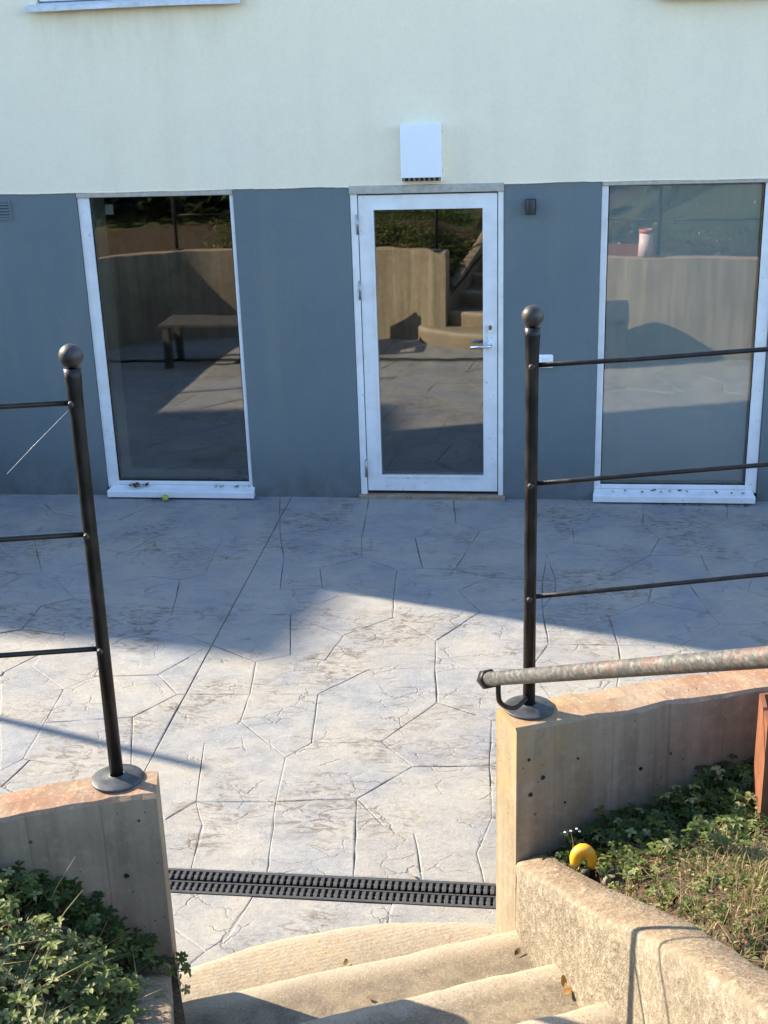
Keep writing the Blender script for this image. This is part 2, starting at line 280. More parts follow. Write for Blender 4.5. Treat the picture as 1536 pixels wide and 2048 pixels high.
# ------------------------------------------------------------------ mesh helpers
class MB:
    def __init__(s): s.v = []; s.f = []; s.sm = []; s.mi = []; s.cur = 0
    def add(s, vs, fs, smooth=False):
        o = len(s.v); s.v += [tuple(v) for v in vs]
        for f in fs: s.f.append([i + o for i in f]); s.sm.append(smooth); s.mi.append(s.cur)
        return s
    def box(s, x0, x1, y0, y1, z0, z1):
        return s.add([(x0, y0, z0), (x1, y0, z0), (x1, y1, z0), (x0, y1, z0), (x0, y0, z1), (x1, y0, z1), (x1, y1, z1), (x0, y1, z1)],
                     [(0, 3, 2, 1), (4, 5, 6, 7), (0, 1, 5, 4), (1, 2, 6, 5), (2, 3, 7, 6), (3, 0, 4, 7)])
    def cbox(s, x0, x1, y0, y1, z0, z1, c=0.003):
        "box with chamfered edges"
        vs = []; 
        for z in (z0, z1):
            for y in (y0, y1):
                for x in (x0, x1):
                    sx = 1 if x == x0 else -1; sy = 1 if y == y0 else -1; sz = 1 if z == z0 else -1
                    vs += [(x, y + sy * c, z + sz * c), (x + sx * c, y, z + sz * c), (x + sx * c, y + sy * c, z)]
        I = lambda ix, iy, iz, k: (iz * 4 + iy * 2 + ix) * 3 + k
        fs = []
        for q in (0, 1):
            a = [I(q, 0, 0, 0), I(q, 1, 0, 0), I(q, 1, 1, 0), I(q, 0, 1, 0)]; fs.append(a if q else a[::-1])
            a = [I(0, q, 0, 1), I(1, q, 0, 1), I(1, q, 1, 1), I(0, q, 1, 1)]; fs.append(a[::-1] if q else a)
            a = [I(0, 0, q, 2), I(1, 0, q, 2), I(1, 1, q, 2), I(0, 1, q, 2)]; fs.append(a if q else a[::-1])
        for iy in (0, 1):
            for iz in (0, 1): fs.append([I(0, iy, iz, 1), I(1, iy, iz, 1), I(1, iy, iz, 2), I(0, iy, iz, 2)])
        for ix in (0, 1):
            for iz in (0, 1): fs.append([I(ix, 0, iz, 0), I(ix, 1, iz, 0), I(ix, 1, iz, 2), I(ix, 0, iz, 2)])
            for iy in (0, 1): fs.append([I(ix, iy, 0, 0), I(ix, iy, 1, 0), I(ix, iy, 1, 1), I(ix, iy, 0, 1)])
        for ix in (0, 1):
            for iy in (0, 1):
                for iz in (0, 1): fs.append([I(ix, iy, iz, 0), I(ix, iy, iz, 1), I(ix, iy, iz, 2)])
        return s.add(vs, fs)
    def tube(s, pts, r, n=12, cap=True):
        pts = [Vector(p) for p in pts]; rs = r if hasattr(r, '__len__') else [r] * len(pts)
        vs = []; up = None
        for i, p in enumerate(pts):
            d = (pts[min(i + 1, len(pts) - 1)] - pts[max(i - 1, 0)]).normalized()
            if up is None: up = Vector((0, 0, 1)) if abs(d.z) < 0.9 else Vector((1, 0, 0))
            a = d.cross(up).normalized(); b = a.cross(d).normalized(); up = b
            for k in range(n):
                t = 2 * math.pi * k / n; vs.append(p + rs[i] * (math.cos(t) * a + math.sin(t) * b))
        fs = [(i * n + k, i * n + (k + 1) % n, (i + 1) * n + (k + 1) % n, (i + 1) * n + k) for i in range(len(pts) - 1) for k in range(n)]
        s.add(vs, fs, True)
        if cap:
            o = len(s.v) - len(vs)
            s.f.append([o + k for k in range(n)][::-1]); s.sm.append(False); s.mi.append(s.cur)
            s.f.append([o + (len(pts) - 1) * n + k for k in range(n)]); s.sm.append(False); s.mi.append(s.cur)
        return s
    def lathe(s, prof, c=(0, 0, 0), n=24, smooth=True):
        c = Vector(c); vs = []
        for r, z in prof:
            for k in range(n):
                t = 2 * math.pi * k / n; vs.append(c + Vector((r * math.cos(t), r * math.sin(t), z)))
        fs = [(i * n + k, i * n + (k + 1) % n, (i + 1) * n + (k + 1) % n, (i + 1) * n + k) for i in range(len(prof) - 1) for k in range(n)]
        return s.add(vs, fs, smooth)
    def prism(s, poly, z0, z1, c=0.0):
        n = len(poly); vs = [(x, y, z0) for x, y in poly]
        if c:
            vs += [(x, y, z1 - c) for x, y in poly]; cx = sum(p[0] for p in poly) / n; cy = sum(p[1] for p in poly) / n
            for x, y in poly:
                d = math.hypot(cx - x, cy - y); vs.append((x + (cx - x) / d * c, y + (cy - y) / d * c, z1))
            L = 2
        else: vs += [(x, y, z1) for x, y in poly]; L = 1
        fs = [tuple(range(n))[::-1], tuple(range(L * n, L * n + n))]
        for l in range(L): fs += [(l * n + i, l * n + (i + 1) % n, (l + 1) * n + (i + 1) % n, (l + 1) * n + i) for i in range(n)]
        return s.add(vs, fs)
    def mesh(s, name, mats):
        me = bpy.data.meshes.new(name); me.from_pydata(s.v, [], s.f)
        for m in (mats if isinstance(mats, (list, tuple)) else [mats]): me.materials.append(m)
        me.polygons.foreach_set('use_smooth', s.sm); me.polygons.foreach_set('material_index', s.mi); me.update()
        return me
def ob(name, data, parent=None):
    o = bpy.data.objects.new(name, data); COL.objects.link(o)
    if parent is not None: o.parent = parent
    return o
def part(name, mb, m, parent):
    """mesh given in world coordinates; object origin kept at the world origin whatever the parent"""
    o = ob(name, mb.mesh(name, m), parent); p = parent; off = Vector((0, 0, 0))
    while p is not None: off += p.location; p = p.parent
    o.location = -off
    return o
def tag(o, label, cat, group=None):
    o['label'] = label; o['category'] = cat
    if group: o['group'] = group
    return o
def thing(name, loc, label, cat, group=None):
    o = ob(name, None); o.location = loc; o.empty_display_size = 0.1
    return tag(o, label, cat, group)
def struct(o): o['kind'] = 'structure'; return o
def wmesh(name, mb, m, origin):
    "one-mesh thing: mesh given in world coordinates, origin moved to its base"
    ox, oy, oz = origin; mb.v = [(x - ox, y - oy, z - oz) for x, y, z in mb.v]
    o = ob(name, mb.mesh(name, m)); o.location = origin; return o
def lerp(a, b, t): return a + (b - a) * t
def resample(pts, step):
    out = []
    for a, b in zip(pts[:-1], pts[1:]):
        L = math.dist(a, b); k = max(1, int(round(L / step)))
        out += [tuple(lerp(a[i], b[i], j / k) for i in range(len(a))) for j in range(k)]
    return out + [tuple(pts[-1])]
def spline(pts, k=6):
    "Catmull-Rom through the points"
    P = [Vector(p) for p in pts]; P = [2 * P[0] - P[1]] + P + [2 * P[-1] - P[-2]]; out = []
    for i in range(1, len(P) - 2):
        for j in range(k):
            t = j / k; a, b, c, d = P[i - 1:i + 3]
            out.append(0.5 * (2 * b + (c - a) * t + (2 * a - 5 * b + 4 * c - d) * t * t + (3 * b - a - 3 * c + d) * t ** 3))
    return [tuple(v) for v in out + [P[-2]]]

G = -0.02            # patio level
ZW = 0.97            # top of the retaining walls
LW = spline([(0.205, -5.19), (0.06, -5.225), (-0.10, -5.30), (-0.28, -5.37), (-0.6, -5.44), (-1.2, -5.50), (-2.0, -5.53), (-2.7, -5.45), (-3.3, -5.15), (-3.62, -4.6), (-3.72, -3.9), (-3.75, -2.5), (-3.75, -1.2), (-3.75, 0.0)], 5)
RW = spline([(1.098, -4.79), (1.217, -4.722), (1.328, -4.682), (1.447, -4.633), (1.554, -4.581), (1.708, -4.529), (1.917, -4.465), (2.4, -4.37), (3.2, -4.30), (4.2, -4.25), (5.0, -4.0), (5.5, -3.4), (5.65, -2.4), (5.65, -1.2), (5.65, 0.0)], 5)
def offset(pts, d):
    out = []
    for i, p in enumerate(pts):
        a = Vector(pts[max(i - 1, 0)]); b = Vector(pts[min(i + 1, len(pts) - 1)]); t = (b - a).normalized()
        out.append((p[0] + t.y * d, p[1] - t.x * d))
    return out
LWG = offset(LW, -0.135)      # garden side of the left wall
RWG = offset(RW, 0.150)       # garden side of the right wall
RWG[0] = (1.16, -4.917); LWG[0] = (0.24, -5.322)

# ------------------------------------------------------------------ ground, gardens, hill
def smooth01(t): t = max(0.0, min(1.0, t)); return t * t * (3 - 2 * t)
def zL(x, y):
    s = max(0.0, -5.38 - y); d = max(0.0, 0.22 - x)
    near = 0.54 + min(0.16, d * 0.55) + 0.42 * s
    far = 1.12 + 0.10 * max(0.0, s - 1.2) + 0.02 * max(0, -3.75 - x)
    z = min(near, far)
    z -= .075 * (1 - smooth01(((.13 + (-5.40 - y) * .36) - x) / .14)) * (s < 2.2)
    if x < -3.0: z = lerp(z, max(0.86, z), smooth01((-3.0 - x) / 0.8))
    return z
def zR(x, y):
    s = max(0.0, -4.93 - y); d = max(0.0, x - 1.2)
    near = 0.515 + 0.31 * min(d, 0.62) + 0.39 * s
    far = 1.12 + 0.09 * max(0.0, s - 1.4)
    return min(near, far) - .075 * (1 - smooth01((x - (1.28 + (-4.90 - y) * .37)) / .16)) * (.12 < s < 2.2)
PDIR = Vector((0.36, -0.93)).normalized()     # the stairs climb this way
def garden_grid(wall, outward_sign, zf, name):
    ctr = offset(wall, 0.07 * outward_sign); n = len(ctr)
    D = [0, 0.05, 0.1, 0.16, 0.22, 0.3, 0.4, 0.5, 0.65, 0.8, 1.0, 1.25, 1.6, 2.0, 2.6, 3.4, 4.5, 6, 8, 11, 16, 24, 36]
    vs = []; fs = []
    for i, p in enumerate(ctr):
        a = Vector(ctr[max(i - 1, 0)]); b = Vector(ctr[min(i + 1, n - 1)]); t = (b - a).normalized()
        nr = Vector((t.y, -t.x)) * outward_sign; w = smooth01(i / 16); nr = (PDIR * (1 - w) + nr * w).normalized()
        for d in D:
            x, y = p[0] + nr.x * d, p[1] + nr.y * d; vs.append((x, y, zf(x, y) + (random.uniform(-.012, .012) if 0 < d < 2 else 0)))
    k = len(D)
    for i in range(n - 1):
        for j in range(k - 1):
            q = (i * k + j, i * k + j + 1, (i + 1) * k + j + 1, (i + 1) * k + j); fs.append(q if outward_sign < 0 else q[::-1])
    mb = MB(); mb.add(vs, fs, True)
    for idx, f in enumerate(mb.f):
        dj = D[f[0] % k] if True else 0
        mb.mi[idx] = 1 if dj >= 1.25 else 0
    o = ob(name, mb.mesh(name, [M['soil'], M['hill']])); return struct(o)
garden_grid(LW, -1, zL, 'garden_ground'); garden_grid(RW, 1, zR, 'garden_ground')
g = MB(); g.add([(-90, -90, -0.7), (90, -90, -0.7), (90, 90, -0.7), (-90, 90, -0.7)], [(0, 1, 2, 3)]); struct(ob('ground', g.mesh('ground', M['hill'])))
g = MB(); vs = []
for d in (1.9, 2.6, 4, 6, 10, 16, 24, 36):
    a = Vector((0.26, -5.30)) + PDIR * d; b = Vector((1.20, -4.92)) + PDIR * d; z = 1.10 + 0.095 * max(0, d - 1.9)
    vs += [(a.x - 0.1, a.y, z), (b.x + 0.1, b.y, z)]
g.add(vs, [(2 * i, 2 * i + 1, 2 * i + 3, 2 * i + 2) for i in range(7)]); struct(ob('path', g.mesh('path', M['soil'])))

# ------------------------------------------------------------------ patio of stamped stones
patio_mb = MB()
for (x0, x1, y0, y1) in ((-3.85, 5.75, -4.262, 0.10), (-3.85, 5.75, -5.6, -4.408)):
    patio_mb.add([(x0, y0, G - .0065), (x1, y0, G - .0065), (x1, y1, G - .0065), (x0, y1, G - .0065)], [(0, 1, 2, 3)])
patio = struct(ob('patio', patio_mb.mesh('patio', M['joint'])))
SEED_PX = """765,1290 690,1235 610,1352 560,1445 480,1540 760,1415 690,1540 890,1465 955,1305 965,1385 865,1225 425,1385 310,1310 240,1400
50,1400 140,1322 30,1288 20,1480 165,1500 330,1480 335,1575 870,1600 620,1655 465,1660 365,1660 775,1670 900,1685 985,1640 420,1840 560,1835 700,1820 850,1815 960,1810 370,1905
480,1235 285,1200 400,1195 330,1132 392,1088 515,1125 648,1095 575,1170 715,1155 785,1105 875,1108 875,1160 800,1042 620,1045 480,1035 310,1040 965,1075 1005,1120 1040,1185
1030,1030 1090,1075 1195,1070 1160,1135 1220,1035 1265,1085 1270,1135 1170,1205 1262,1185 1352,1200 1325,1245 1160,1260 1150,1320 1350,1130 1460,1160 1460,1210 1480,1285 1450,1090 1380,1050 1500,1045 1300,1320 1420,1330 1050,1250
40,1115 110,1105 180,1160 70,1185 20,1235 185,1232 105,1235 215,1065 125,1055 30,1055 560,1290"""
def px_ground(u, v, z):
    d = cf + ((u - 768) / 2468) * cr - ((v - 1024) / 2468) * cu; t = (z - CAM.z) / d.z; p = CAM + t * d; return p.x, p.y
seeds = [px_ground(*map(float, s.split(',')), G) for s in SEED_PX.split()]
vis = list(seeds); tries = 0
while len(seeds) < 250 and tries < 20000:
    tries += 1; p = (random.uniform(-3.85, 5.75), random.uniform(-5.5, 0.05))
    if min((p[0] - q[0]) ** 2 + (p[1] - q[1]) ** 2 for q in seeds) > 0.30 ** 2: seeds.append(p)
def clip(poly, nx, ny, c):        # keep nx*x + ny*y <= c
    out = []
    for i in range(len(poly)):
        a = poly[i]; b = poly[(i + 1) % len(poly)]; da = nx * a[0] + ny * a[1] - c; db = nx * b[0] + ny * b[1] - c
        if da <= 0: out.append(a)
        if (da < 0 < db) or (db < 0 < da): t = da / (da - db); out.append((lerp(a[0], b[0], t), lerp(a[1], b[1], t)))
    return out
def area(p): return 0.5 * sum(p[i - 1][0] * p[i][1] - p[i][0] * p[i - 1][1] for i in range(len(p)))
# stones whose outlines can be followed in the photograph, as image points dropped onto the patio plane
V = dict(a1=(512,1323),a2=(581,1310),a3=(581,1229),a4=(679,1191),a5=(788,1190),a6=(786,1235),a7=(688,1270),a8=(650,1320),a9=(740,1338),a10=(636,1388),a11=(870,1336),a12=(872,1281),a14=(961,1224),a15=(978,1154),a16=(915,1181),a17=(794,1139),a18=(845,1136),a19=(910,1139),
 a20=(830,1075),a21=(912,1046),a22=(723,1114),a23=(932,1105),a24=(640,1136),a25=(568,1116),a26=(500,1388),a27=(481,1442),a28=(410,1475),a29=(571,1515),a30=(623,1486),a31=(763,1483),a32=(874,1405),a33=(825,1533),a34=(714,1597),a35=(392,1603),a36=(552,1603),a37=(979,1532),a38=(984,1440),
 a39=(316,1349),a40=(355,1388),a41=(415,1294),a42=(221,1291),a43=(343,1230),a44=(360,1159),a45=(411,1148),a46=(304,1152),a48=(329,1108),a49=(352,1066),a50=(246,1118),a51=(446,1078),a52=(464,1173),a53=(64,1333),a54=(128,1378),a55=(189,1353),a56=(90,1445),a57=(46,1518),a60=(78,1315),
 b1=(724,1075),b2=(645,1175),b3=(281,1257),b4=(427,1109),b5=(98,1282),b6=(560,1180),b7=(379,1273),b8=(186,1275),c1=(262,1545),c2=(265,1434),c3=(330,1640),d1=(0,1352),d2=(0,1447),d3=(0,1542),g1=(119,1261),g2=(144,1218),h1=(190,1125),h2=(200,1170),k1=(560,1062),k2=(960,1060),k3=(1010,1075),k4=(1050,1050),
 w1=(1150,1088),w2=(1145,1055),w3=(1094,1110),w4=(1111,1180),w5=(1300,1110),w6=(1223,1150),w7=(1319,1077),w8=(1297,1203),w9=(1307,1161),w10=(1218,1234),w11=(1237,1290),w12=(1241,1322),w13=(1363,1290),w14=(1440,1248),w15=(1380,1171),w16=(1420,1227),w17=(1496,1182),w18=(1513,1123),w19=(1419,1149),w20=(1401,1109),w22=(1286,1051),w23=(1110,1155),w24=(1085,1160),w25=(1085,1217),w26=(1239,1105),
 x1=(1097,1288),x2=(1060,1338),x3=(1230,1400),x4=(1420,1330),x5=(1400,1420),x6=(1560,1247),x7=(1560,1420),x8=(1560,1200),x9=(1560,1110),y1=(1454,1056),y2=(1560,1070),y3=(1120,1420),y4=(1040,1440),y5=(1060,1540),
 t1=(352,985),t2=(560,985),t3=(740,985),t4=(905,985),t5=(1060,985),t6=(1286,985),t7=(1454,985),t8=(1560,985),m1=(538,1716),m2=(710,1696),m3=(706,1780),m4=(530,1780),m5=(405,1649),m6=(372,1780),m7=(768,1653),m8=(828,1667),m9=(848,1780),n1=(953,1706),n2=(985,1636),n3=(975,1790),n4=(1060,1640),n5=(1060,1790),n6=(290,1640),n7=(290,1780),
 q1=(310,1740),q2=(540,1740),q3=(452,1876),q4=(410,1903),q5=(345,1856),q6=(300,1850),q7=(330,1975),q8=(800,1740),q9=(770,1870),r1=(560,1960),r2=(1060,1750),r3=(1060,1900))
STONES = """a4 a5 a6 a7 a3|a3 a7 a8 a2|a7 a6 a12 a11 a9 a8|a1 a2 a8 a9 a10 a26|a26 a10 a30 a29 a27|a10 a9 a11 a32 a31 a30|a28 a27 a29 a36 a35|a29 a30 a31 a33 a34 a36|a31 a32 a38 a37 a33|a12 a14 w25 x1 x2 a11|a6 a5 a16 a14 a12|a16 a15 w24 w25 a14|a5 a17 a18 a19 a15 a16|a22 a17 a5 a4 b2 a24|a25 a24 b2 b6|a44 a45 a52 b6 b2 a4 a3 a43|a43 a3 a2 a1 b7 b3|a55 a42 b3 b7 a41 a39|a41 b7 a1 a26 a40 a39|a40 a26 a27 a28 a35 c3 c1 c2|a54 a55 a39 a40 c2 a56|b5 b8 a42 a55 a54 a53 a60|d1 a53 a54 a56 d2|d2 a56 a57 d3|a56 c2 c1 a57|g2 h2 a46 a44 a43 b3 a42 b8 g1|a50 a48 b4 a45 a44 a46 h2 h1|a49 a51 b4 a48|a51 k1 a25 b6 a52 a45 b4|k1 b1 a22 a24 a25|b1 a20 a18 a17 a22|a20 a21 k2 a23 a19 a18|a23 k2 k3 w3 w24 a15 a19|t1 t2 k1 a51 a49|t2 t3 b1 k1|t3 t4 a21 a20 b1|t4 t5 k4 k2 a21|t5 t6 w22 w2 k4|k4 w2 w1 w3 k3 k2|w2 w22 w7 w5 w26 w1|w1 w26 w5 w6 w23 w3|w3 w23 w4 w25 w24|w23 w6 w9 w8 w10 w25 w4|w6 w5 w20 w19 w15 w9|w9 w15 w16 w8|w8 w16 w14 w13 w11 w10|w25 w10 w11 x1|x1 w11 w12 x3 x2|w11 w13 x4 x5 x3 w12|w13 w14 x6 x7 x5 x4|w15 w19 w17 x8 x6 w14 w16|w19 w20 w18 w17|w18 x9 x8 w17|w7 y1 y2 x9 w18 w20 w5|t6 t7 y1 w7 w22|t7 t8 y2 y1|a11 x2 y3 y4 a38 a32|a33 a37 n2 n1 m8 m7 a34|a34 m7 m8 m9 m3 m2|a36 a34 m2 m3 m4 m1|m8 n1 n3 m9|n1 n2 n4 n5 n3|a35 a36 m1 m4 m6 m5|c3 a35 m5 m6 n7 n6|a38 y4 y5 a37|a37 y5 n4 n2|q1 q2 q3 q4 q5 q6|q6 q5 q4 q7|q2 q8 q9 r1 q7 q4 q3|q8 r2 r3 q9"""
def inset(p, d):
    n = len(p); out = []
    for i in range(n):
        a, b, c = Vector(p[i - 1]), Vector(p[i]), Vector(p[(i + 1) % n]); e1 = (b - a).normalized(); e2 = (c - b).normalized(); n1 = Vector((-e1.y, e1.x)); n2 = Vector((-e2.y, e2.x))
        m = n1 + n2; k = max(.35, 1 + n1.dot(n2)); out.append(tuple(b + m * d / k))
    return out
def in_poly(p, x, y):
    c = False
    for i in range(len(p)):
        (x0, y0), (x1, y1) = p[i - 1], p[i]
        if (y0 > y) != (y1 > y) and x < (x1 - x0) * (y - y0) / (y1 - y0) + x0: c = not c
    return c
traced = []
for row in STONES.split('|'):
    ids = row.split(); south = ids[0][0] == 'q'
    p = [px_ground(*V[k], G) for k in ids]
    if area(p) < 0: p = p[::-1]
    traced.append((p, south))
def covered(x, y): return any(in_poly(p, x, y) for p, s_ in traced)
JG = 0.0012
jdx = (-.42 + .485) / -3.516                     # straight saw cut: x = -.487 + jdx*(y+.1)
jn = Vector((1, -jdx)).normalized(); jc = jn.x * -.487 + jn.y * -.1
cells = []
for i, s_ in enumerate(seeds):
    poly = [(-3.85, -5.58), (5.75, -5.58), (5.75, 0.06), (-3.85, 0.06)]
    near = sorted(range(len(seeds)), key=lambda j: (seeds[j][0] - s_[0]) ** 2 + (seeds[j][1] - s_[1]) ** 2)[1:22]
    for j in near:
        q = seeds[j]; nx, ny = q[0] - s_[0], q[1] - s_[1]; L = math.hypot(nx, ny); nx /= L; ny /= L
        poly = clip(poly, nx, ny, nx * (s_[0] + q[0]) / 2 + ny * (s_[1] + q[1]) / 2)
        if len(poly) < 3: break
    if len(poly) < 3: continue
    chk = poly + [(lerp(a[0], b[0], .5), lerp(a[1], b[1], .5)) for a, b in zip(poly, poly[1:] + poly[:1])] + [s_]
    hit = [covered(*q) for q in chk]
    if sum(hit) > .93 * len(hit): continue
    cells.append((poly, None, -.003 if any(hit) else 0.0))
cells += [(p, s_, 0.0) for p, s_ in traced]
nst = 0
for poly, only, low in cells:
    for side in (0, 1):
        if only is not None and side != int(only): continue
        for jb in (0, 1):
            p = clip(poly, 0, -1, 4.262 + JG) if side == 0 else clip(poly, 0, 1, -4.408 + JG)
            if len(p) > 2: p = clip(p, jn.x, jn.y, jc - .0018) if jb == 0 else clip(p, -jn.x, -jn.y, -jc - .0018)
            if len(p) < 3 or abs(area(p)) < 0.003: continue
            if area(p) < 0: p = p[::-1]
            p = [v for k, v in enumerate(p) if math.dist(v, p[k - 1]) > .004]
            p = inset(p, JG)
            cx = sum(v[0] for v in p) / len(p); cy = sum(v[1] for v in p) / len(p)
            ring = []
            for a, b in zip(p, p[1:] + p[:1]):
                L = math.dist(a, b)
                if L < 0.012: ring.append(a); continue
                k = 4 if L > .22 else 3 if L > 0.13 else 2 if L > .06 else 1
                straight = abs(a[1] - b[1]) < 1e-5 or abs(jn.x * (a[0] - b[0]) + jn.y * (a[1] - b[1])) < 1e-4
                for q in range(k):
                    t = q / k; j = 0 if (q == 0 or straight) else random.uniform(-.0035, .002)
                    nx, ny = (b[1] - a[1]) / L, -(b[0] - a[0]) / L
                    ring.append((lerp(a[0], b[0], t) + nx * j, lerp(a[1], b[1], t) + ny * j))
            n = len(ring); tilt = (random.uniform(-.003, .003), random.uniform(-.003, .003)); dz = random.uniform(-.0010, .0010) + low
            zt = lambda x, y: G + dz + tilt[0] * (x - cx) + tilt[1] * (y - cy)
            mb = MB(); vs = [(x, y, G - .012) for x, y in ring] + [(x, y, zt(x, y) - .0017) for x, y in ring]
            for x, y in ring:
                d = math.hypot(cx - x, cy - y); w = random.uniform(.003, .008); vs.append((x + (cx - x) / d * w, y + (cy - y) / d * w, zt(x, y)))
            vs.append((cx, cy, zt(cx, cy) + random.uniform(-.0004, .0010)))
            mb.add(vs, [(i0, (i0 + 1) % n, n + (i0 + 1) % n, n + i0) for i0 in range(n)] + [(n + i0, n + (i0 + 1) % n, 2 * n + (i0 + 1) % n, 2 * n + i0) for i0 in range(n)] + [(2 * n + i0, 2 * n + (i0 + 1) % n, 3 * n) for i0 in range(n)])
            part('paving_stone', mb, M['paving'], patio); nst += 1
print('stones', nst)

# ------------------------------------------------------------------ the building
bld = thing('building', (0.4, 2.0, G), 'white rendered house with dark grey painted base, glass door and tall windows', 'building')
def holed_wall(x0, x1, z0, z1, holes, y0, y1):
    xs = sorted({x0, x1, *[h[0] for h in holes], *[h[1] for h in holes]}); zs = sorted({z0, z1, *[max(z0, h[2]) for h in holes], *[min(z1, h[3]) for h in holes]})
    inside = lambda x, z: any(h[0] < x < h[1] and h[2] < z < h[3] for h in holes)
    mb = MB()
    for a, b in zip(xs[:-1], xs[1:]):
        for c, d in zip(zs[:-1], zs[1:]):
            if inside((a + b) / 2, (c + d) / 2): continue
            mb.add([(a, y0, c), (b, y0, c), (b, y0, d), (a, y0, d)], [(0, 1, 2, 3)])
            mb.add([(a, y1, c), (b, y1, c), (b, y1, d), (a, y1, d)], [(3, 2, 1, 0)])
    for hx0, hx1, hz0, hz1 in holes:
        hz0 = max(z0, hz0); hz1 = min(z1, hz1)
        for x, fl in ((hx0, 0), (hx1, 1)):
            q = [(x, y0, hz0), (x, y1, hz0), (x, y1, hz1), (x, y0, hz1)]; mb.add(q, [(3, 2, 1, 0) if not fl else (0, 1, 2, 3)])
        for z, fl in ((hz0, 0), (hz1, 1)):
            if z in (z0, z1): continue
            q = [(hx0, y0, z), (hx1, y0, z), (hx1, y1, z), (hx0, y1, z)]; mb.add(q, [(0, 1, 2, 3) if not fl else (3, 2, 1, 0)])
    for x, fl in ((x0, 0), (x1, 1)): mb.add([(x, y0, z0), (x, y1, z0), (x, y1, z1), (x, y0, z1)], [(3, 2, 1, 0) if not fl else (0, 1, 2, 3)])
    for z, fl in ((z0, 0), (z1, 1)): mb.add([(x0, y0, z), (x1, y0, z), (x1, y1, z), (x0, y1, z)], [(3, 2, 1, 0) if not fl else (0, 1, 2, 3)])
    return mb
BL, BR, BT = -4.85, 8.5, 6.3
part('plinth_wall', holed_wall(BL, BR, -0.4, 2.063, [(-1.812, -0.758, -0.004, 3), (-0.002, 0.982, -0.5, 3), (1.583, 2.655, -0.004, 3)], 0.0, 0.32), M['grey_render'], bld)
part('upper_wall', holed_wall(BL, BR, 2.064, BT, [(-1.93, -0.66, 3.19, 4.5), (1.93, 3.2, 3.10, 4.5)], -0.004, 0.32), M['white_render'], bld)
mb = MB(); vs = []; nl = 700
for i in range(nl + 1):
    x = lerp(BL, BR, i / nl); d = .0035 + .0025 * math.sin(x * 3.1) + .002 * math.sin(x * 11.7 + 1) + random.uniform(-.0012, .0012)
    vs += [(x, -.0045, 2.070), (x, -.0085, 2.066), (x, -.0085, 2.064 - d + .002), (x, -.005, 2.064 - d), (x, .0005, 2.064 - d)]
mb.add(vs, [(i * 5 + k, i * 5 + k + 1, i * 5 + k + 6, i * 5 + k + 5) for i in range(nl) for k in range(4)], True); part('render_lip', mb, M['white_render'], bld)
mb = MB(); mb.box(BL, BL + .32, .321, 9, -.4, BT); mb.box(BR - .32, BR, .321, 9, -.4, BT); mb.box(BL + .321, BR - .321, 8.7, 9, -.4, BT); part('rear_wall', mb, M['white_render'], bld)
mb = MB(); mb.add([(BL, -.1, BT + .002), (BR + .3, -.1, BT + .002), (BR + .3, 9.2, BT + .002), (BL, 9.2, BT + .002), (BL + 2, 4.5, BT + .9), (BR - 2, 4.5, BT + .9)], [(0, 1, 5, 4), (1, 2, 5), (2, 3, 4, 5), (3, 0, 4), (3, 2, 1, 0)]); part('roof', mb, M['roof_sheet'], bld)
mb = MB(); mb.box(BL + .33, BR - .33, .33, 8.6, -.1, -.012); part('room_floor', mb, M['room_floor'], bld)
mb = MB(); mb.box(BL + .33, BR - .33, 3.6, 3.7, -.01, 2.5); mb.box(BL + .33, BR - .33, .33, 3.59, 2.5, 2.6); mb.box(-.42, -.34, .33, 3.59, -.01, 2.49); mb.box(1.32, 1.40, .33, 3.59, -.01, 2.49); part('room_wall', mb, M['room_wall'], bld)

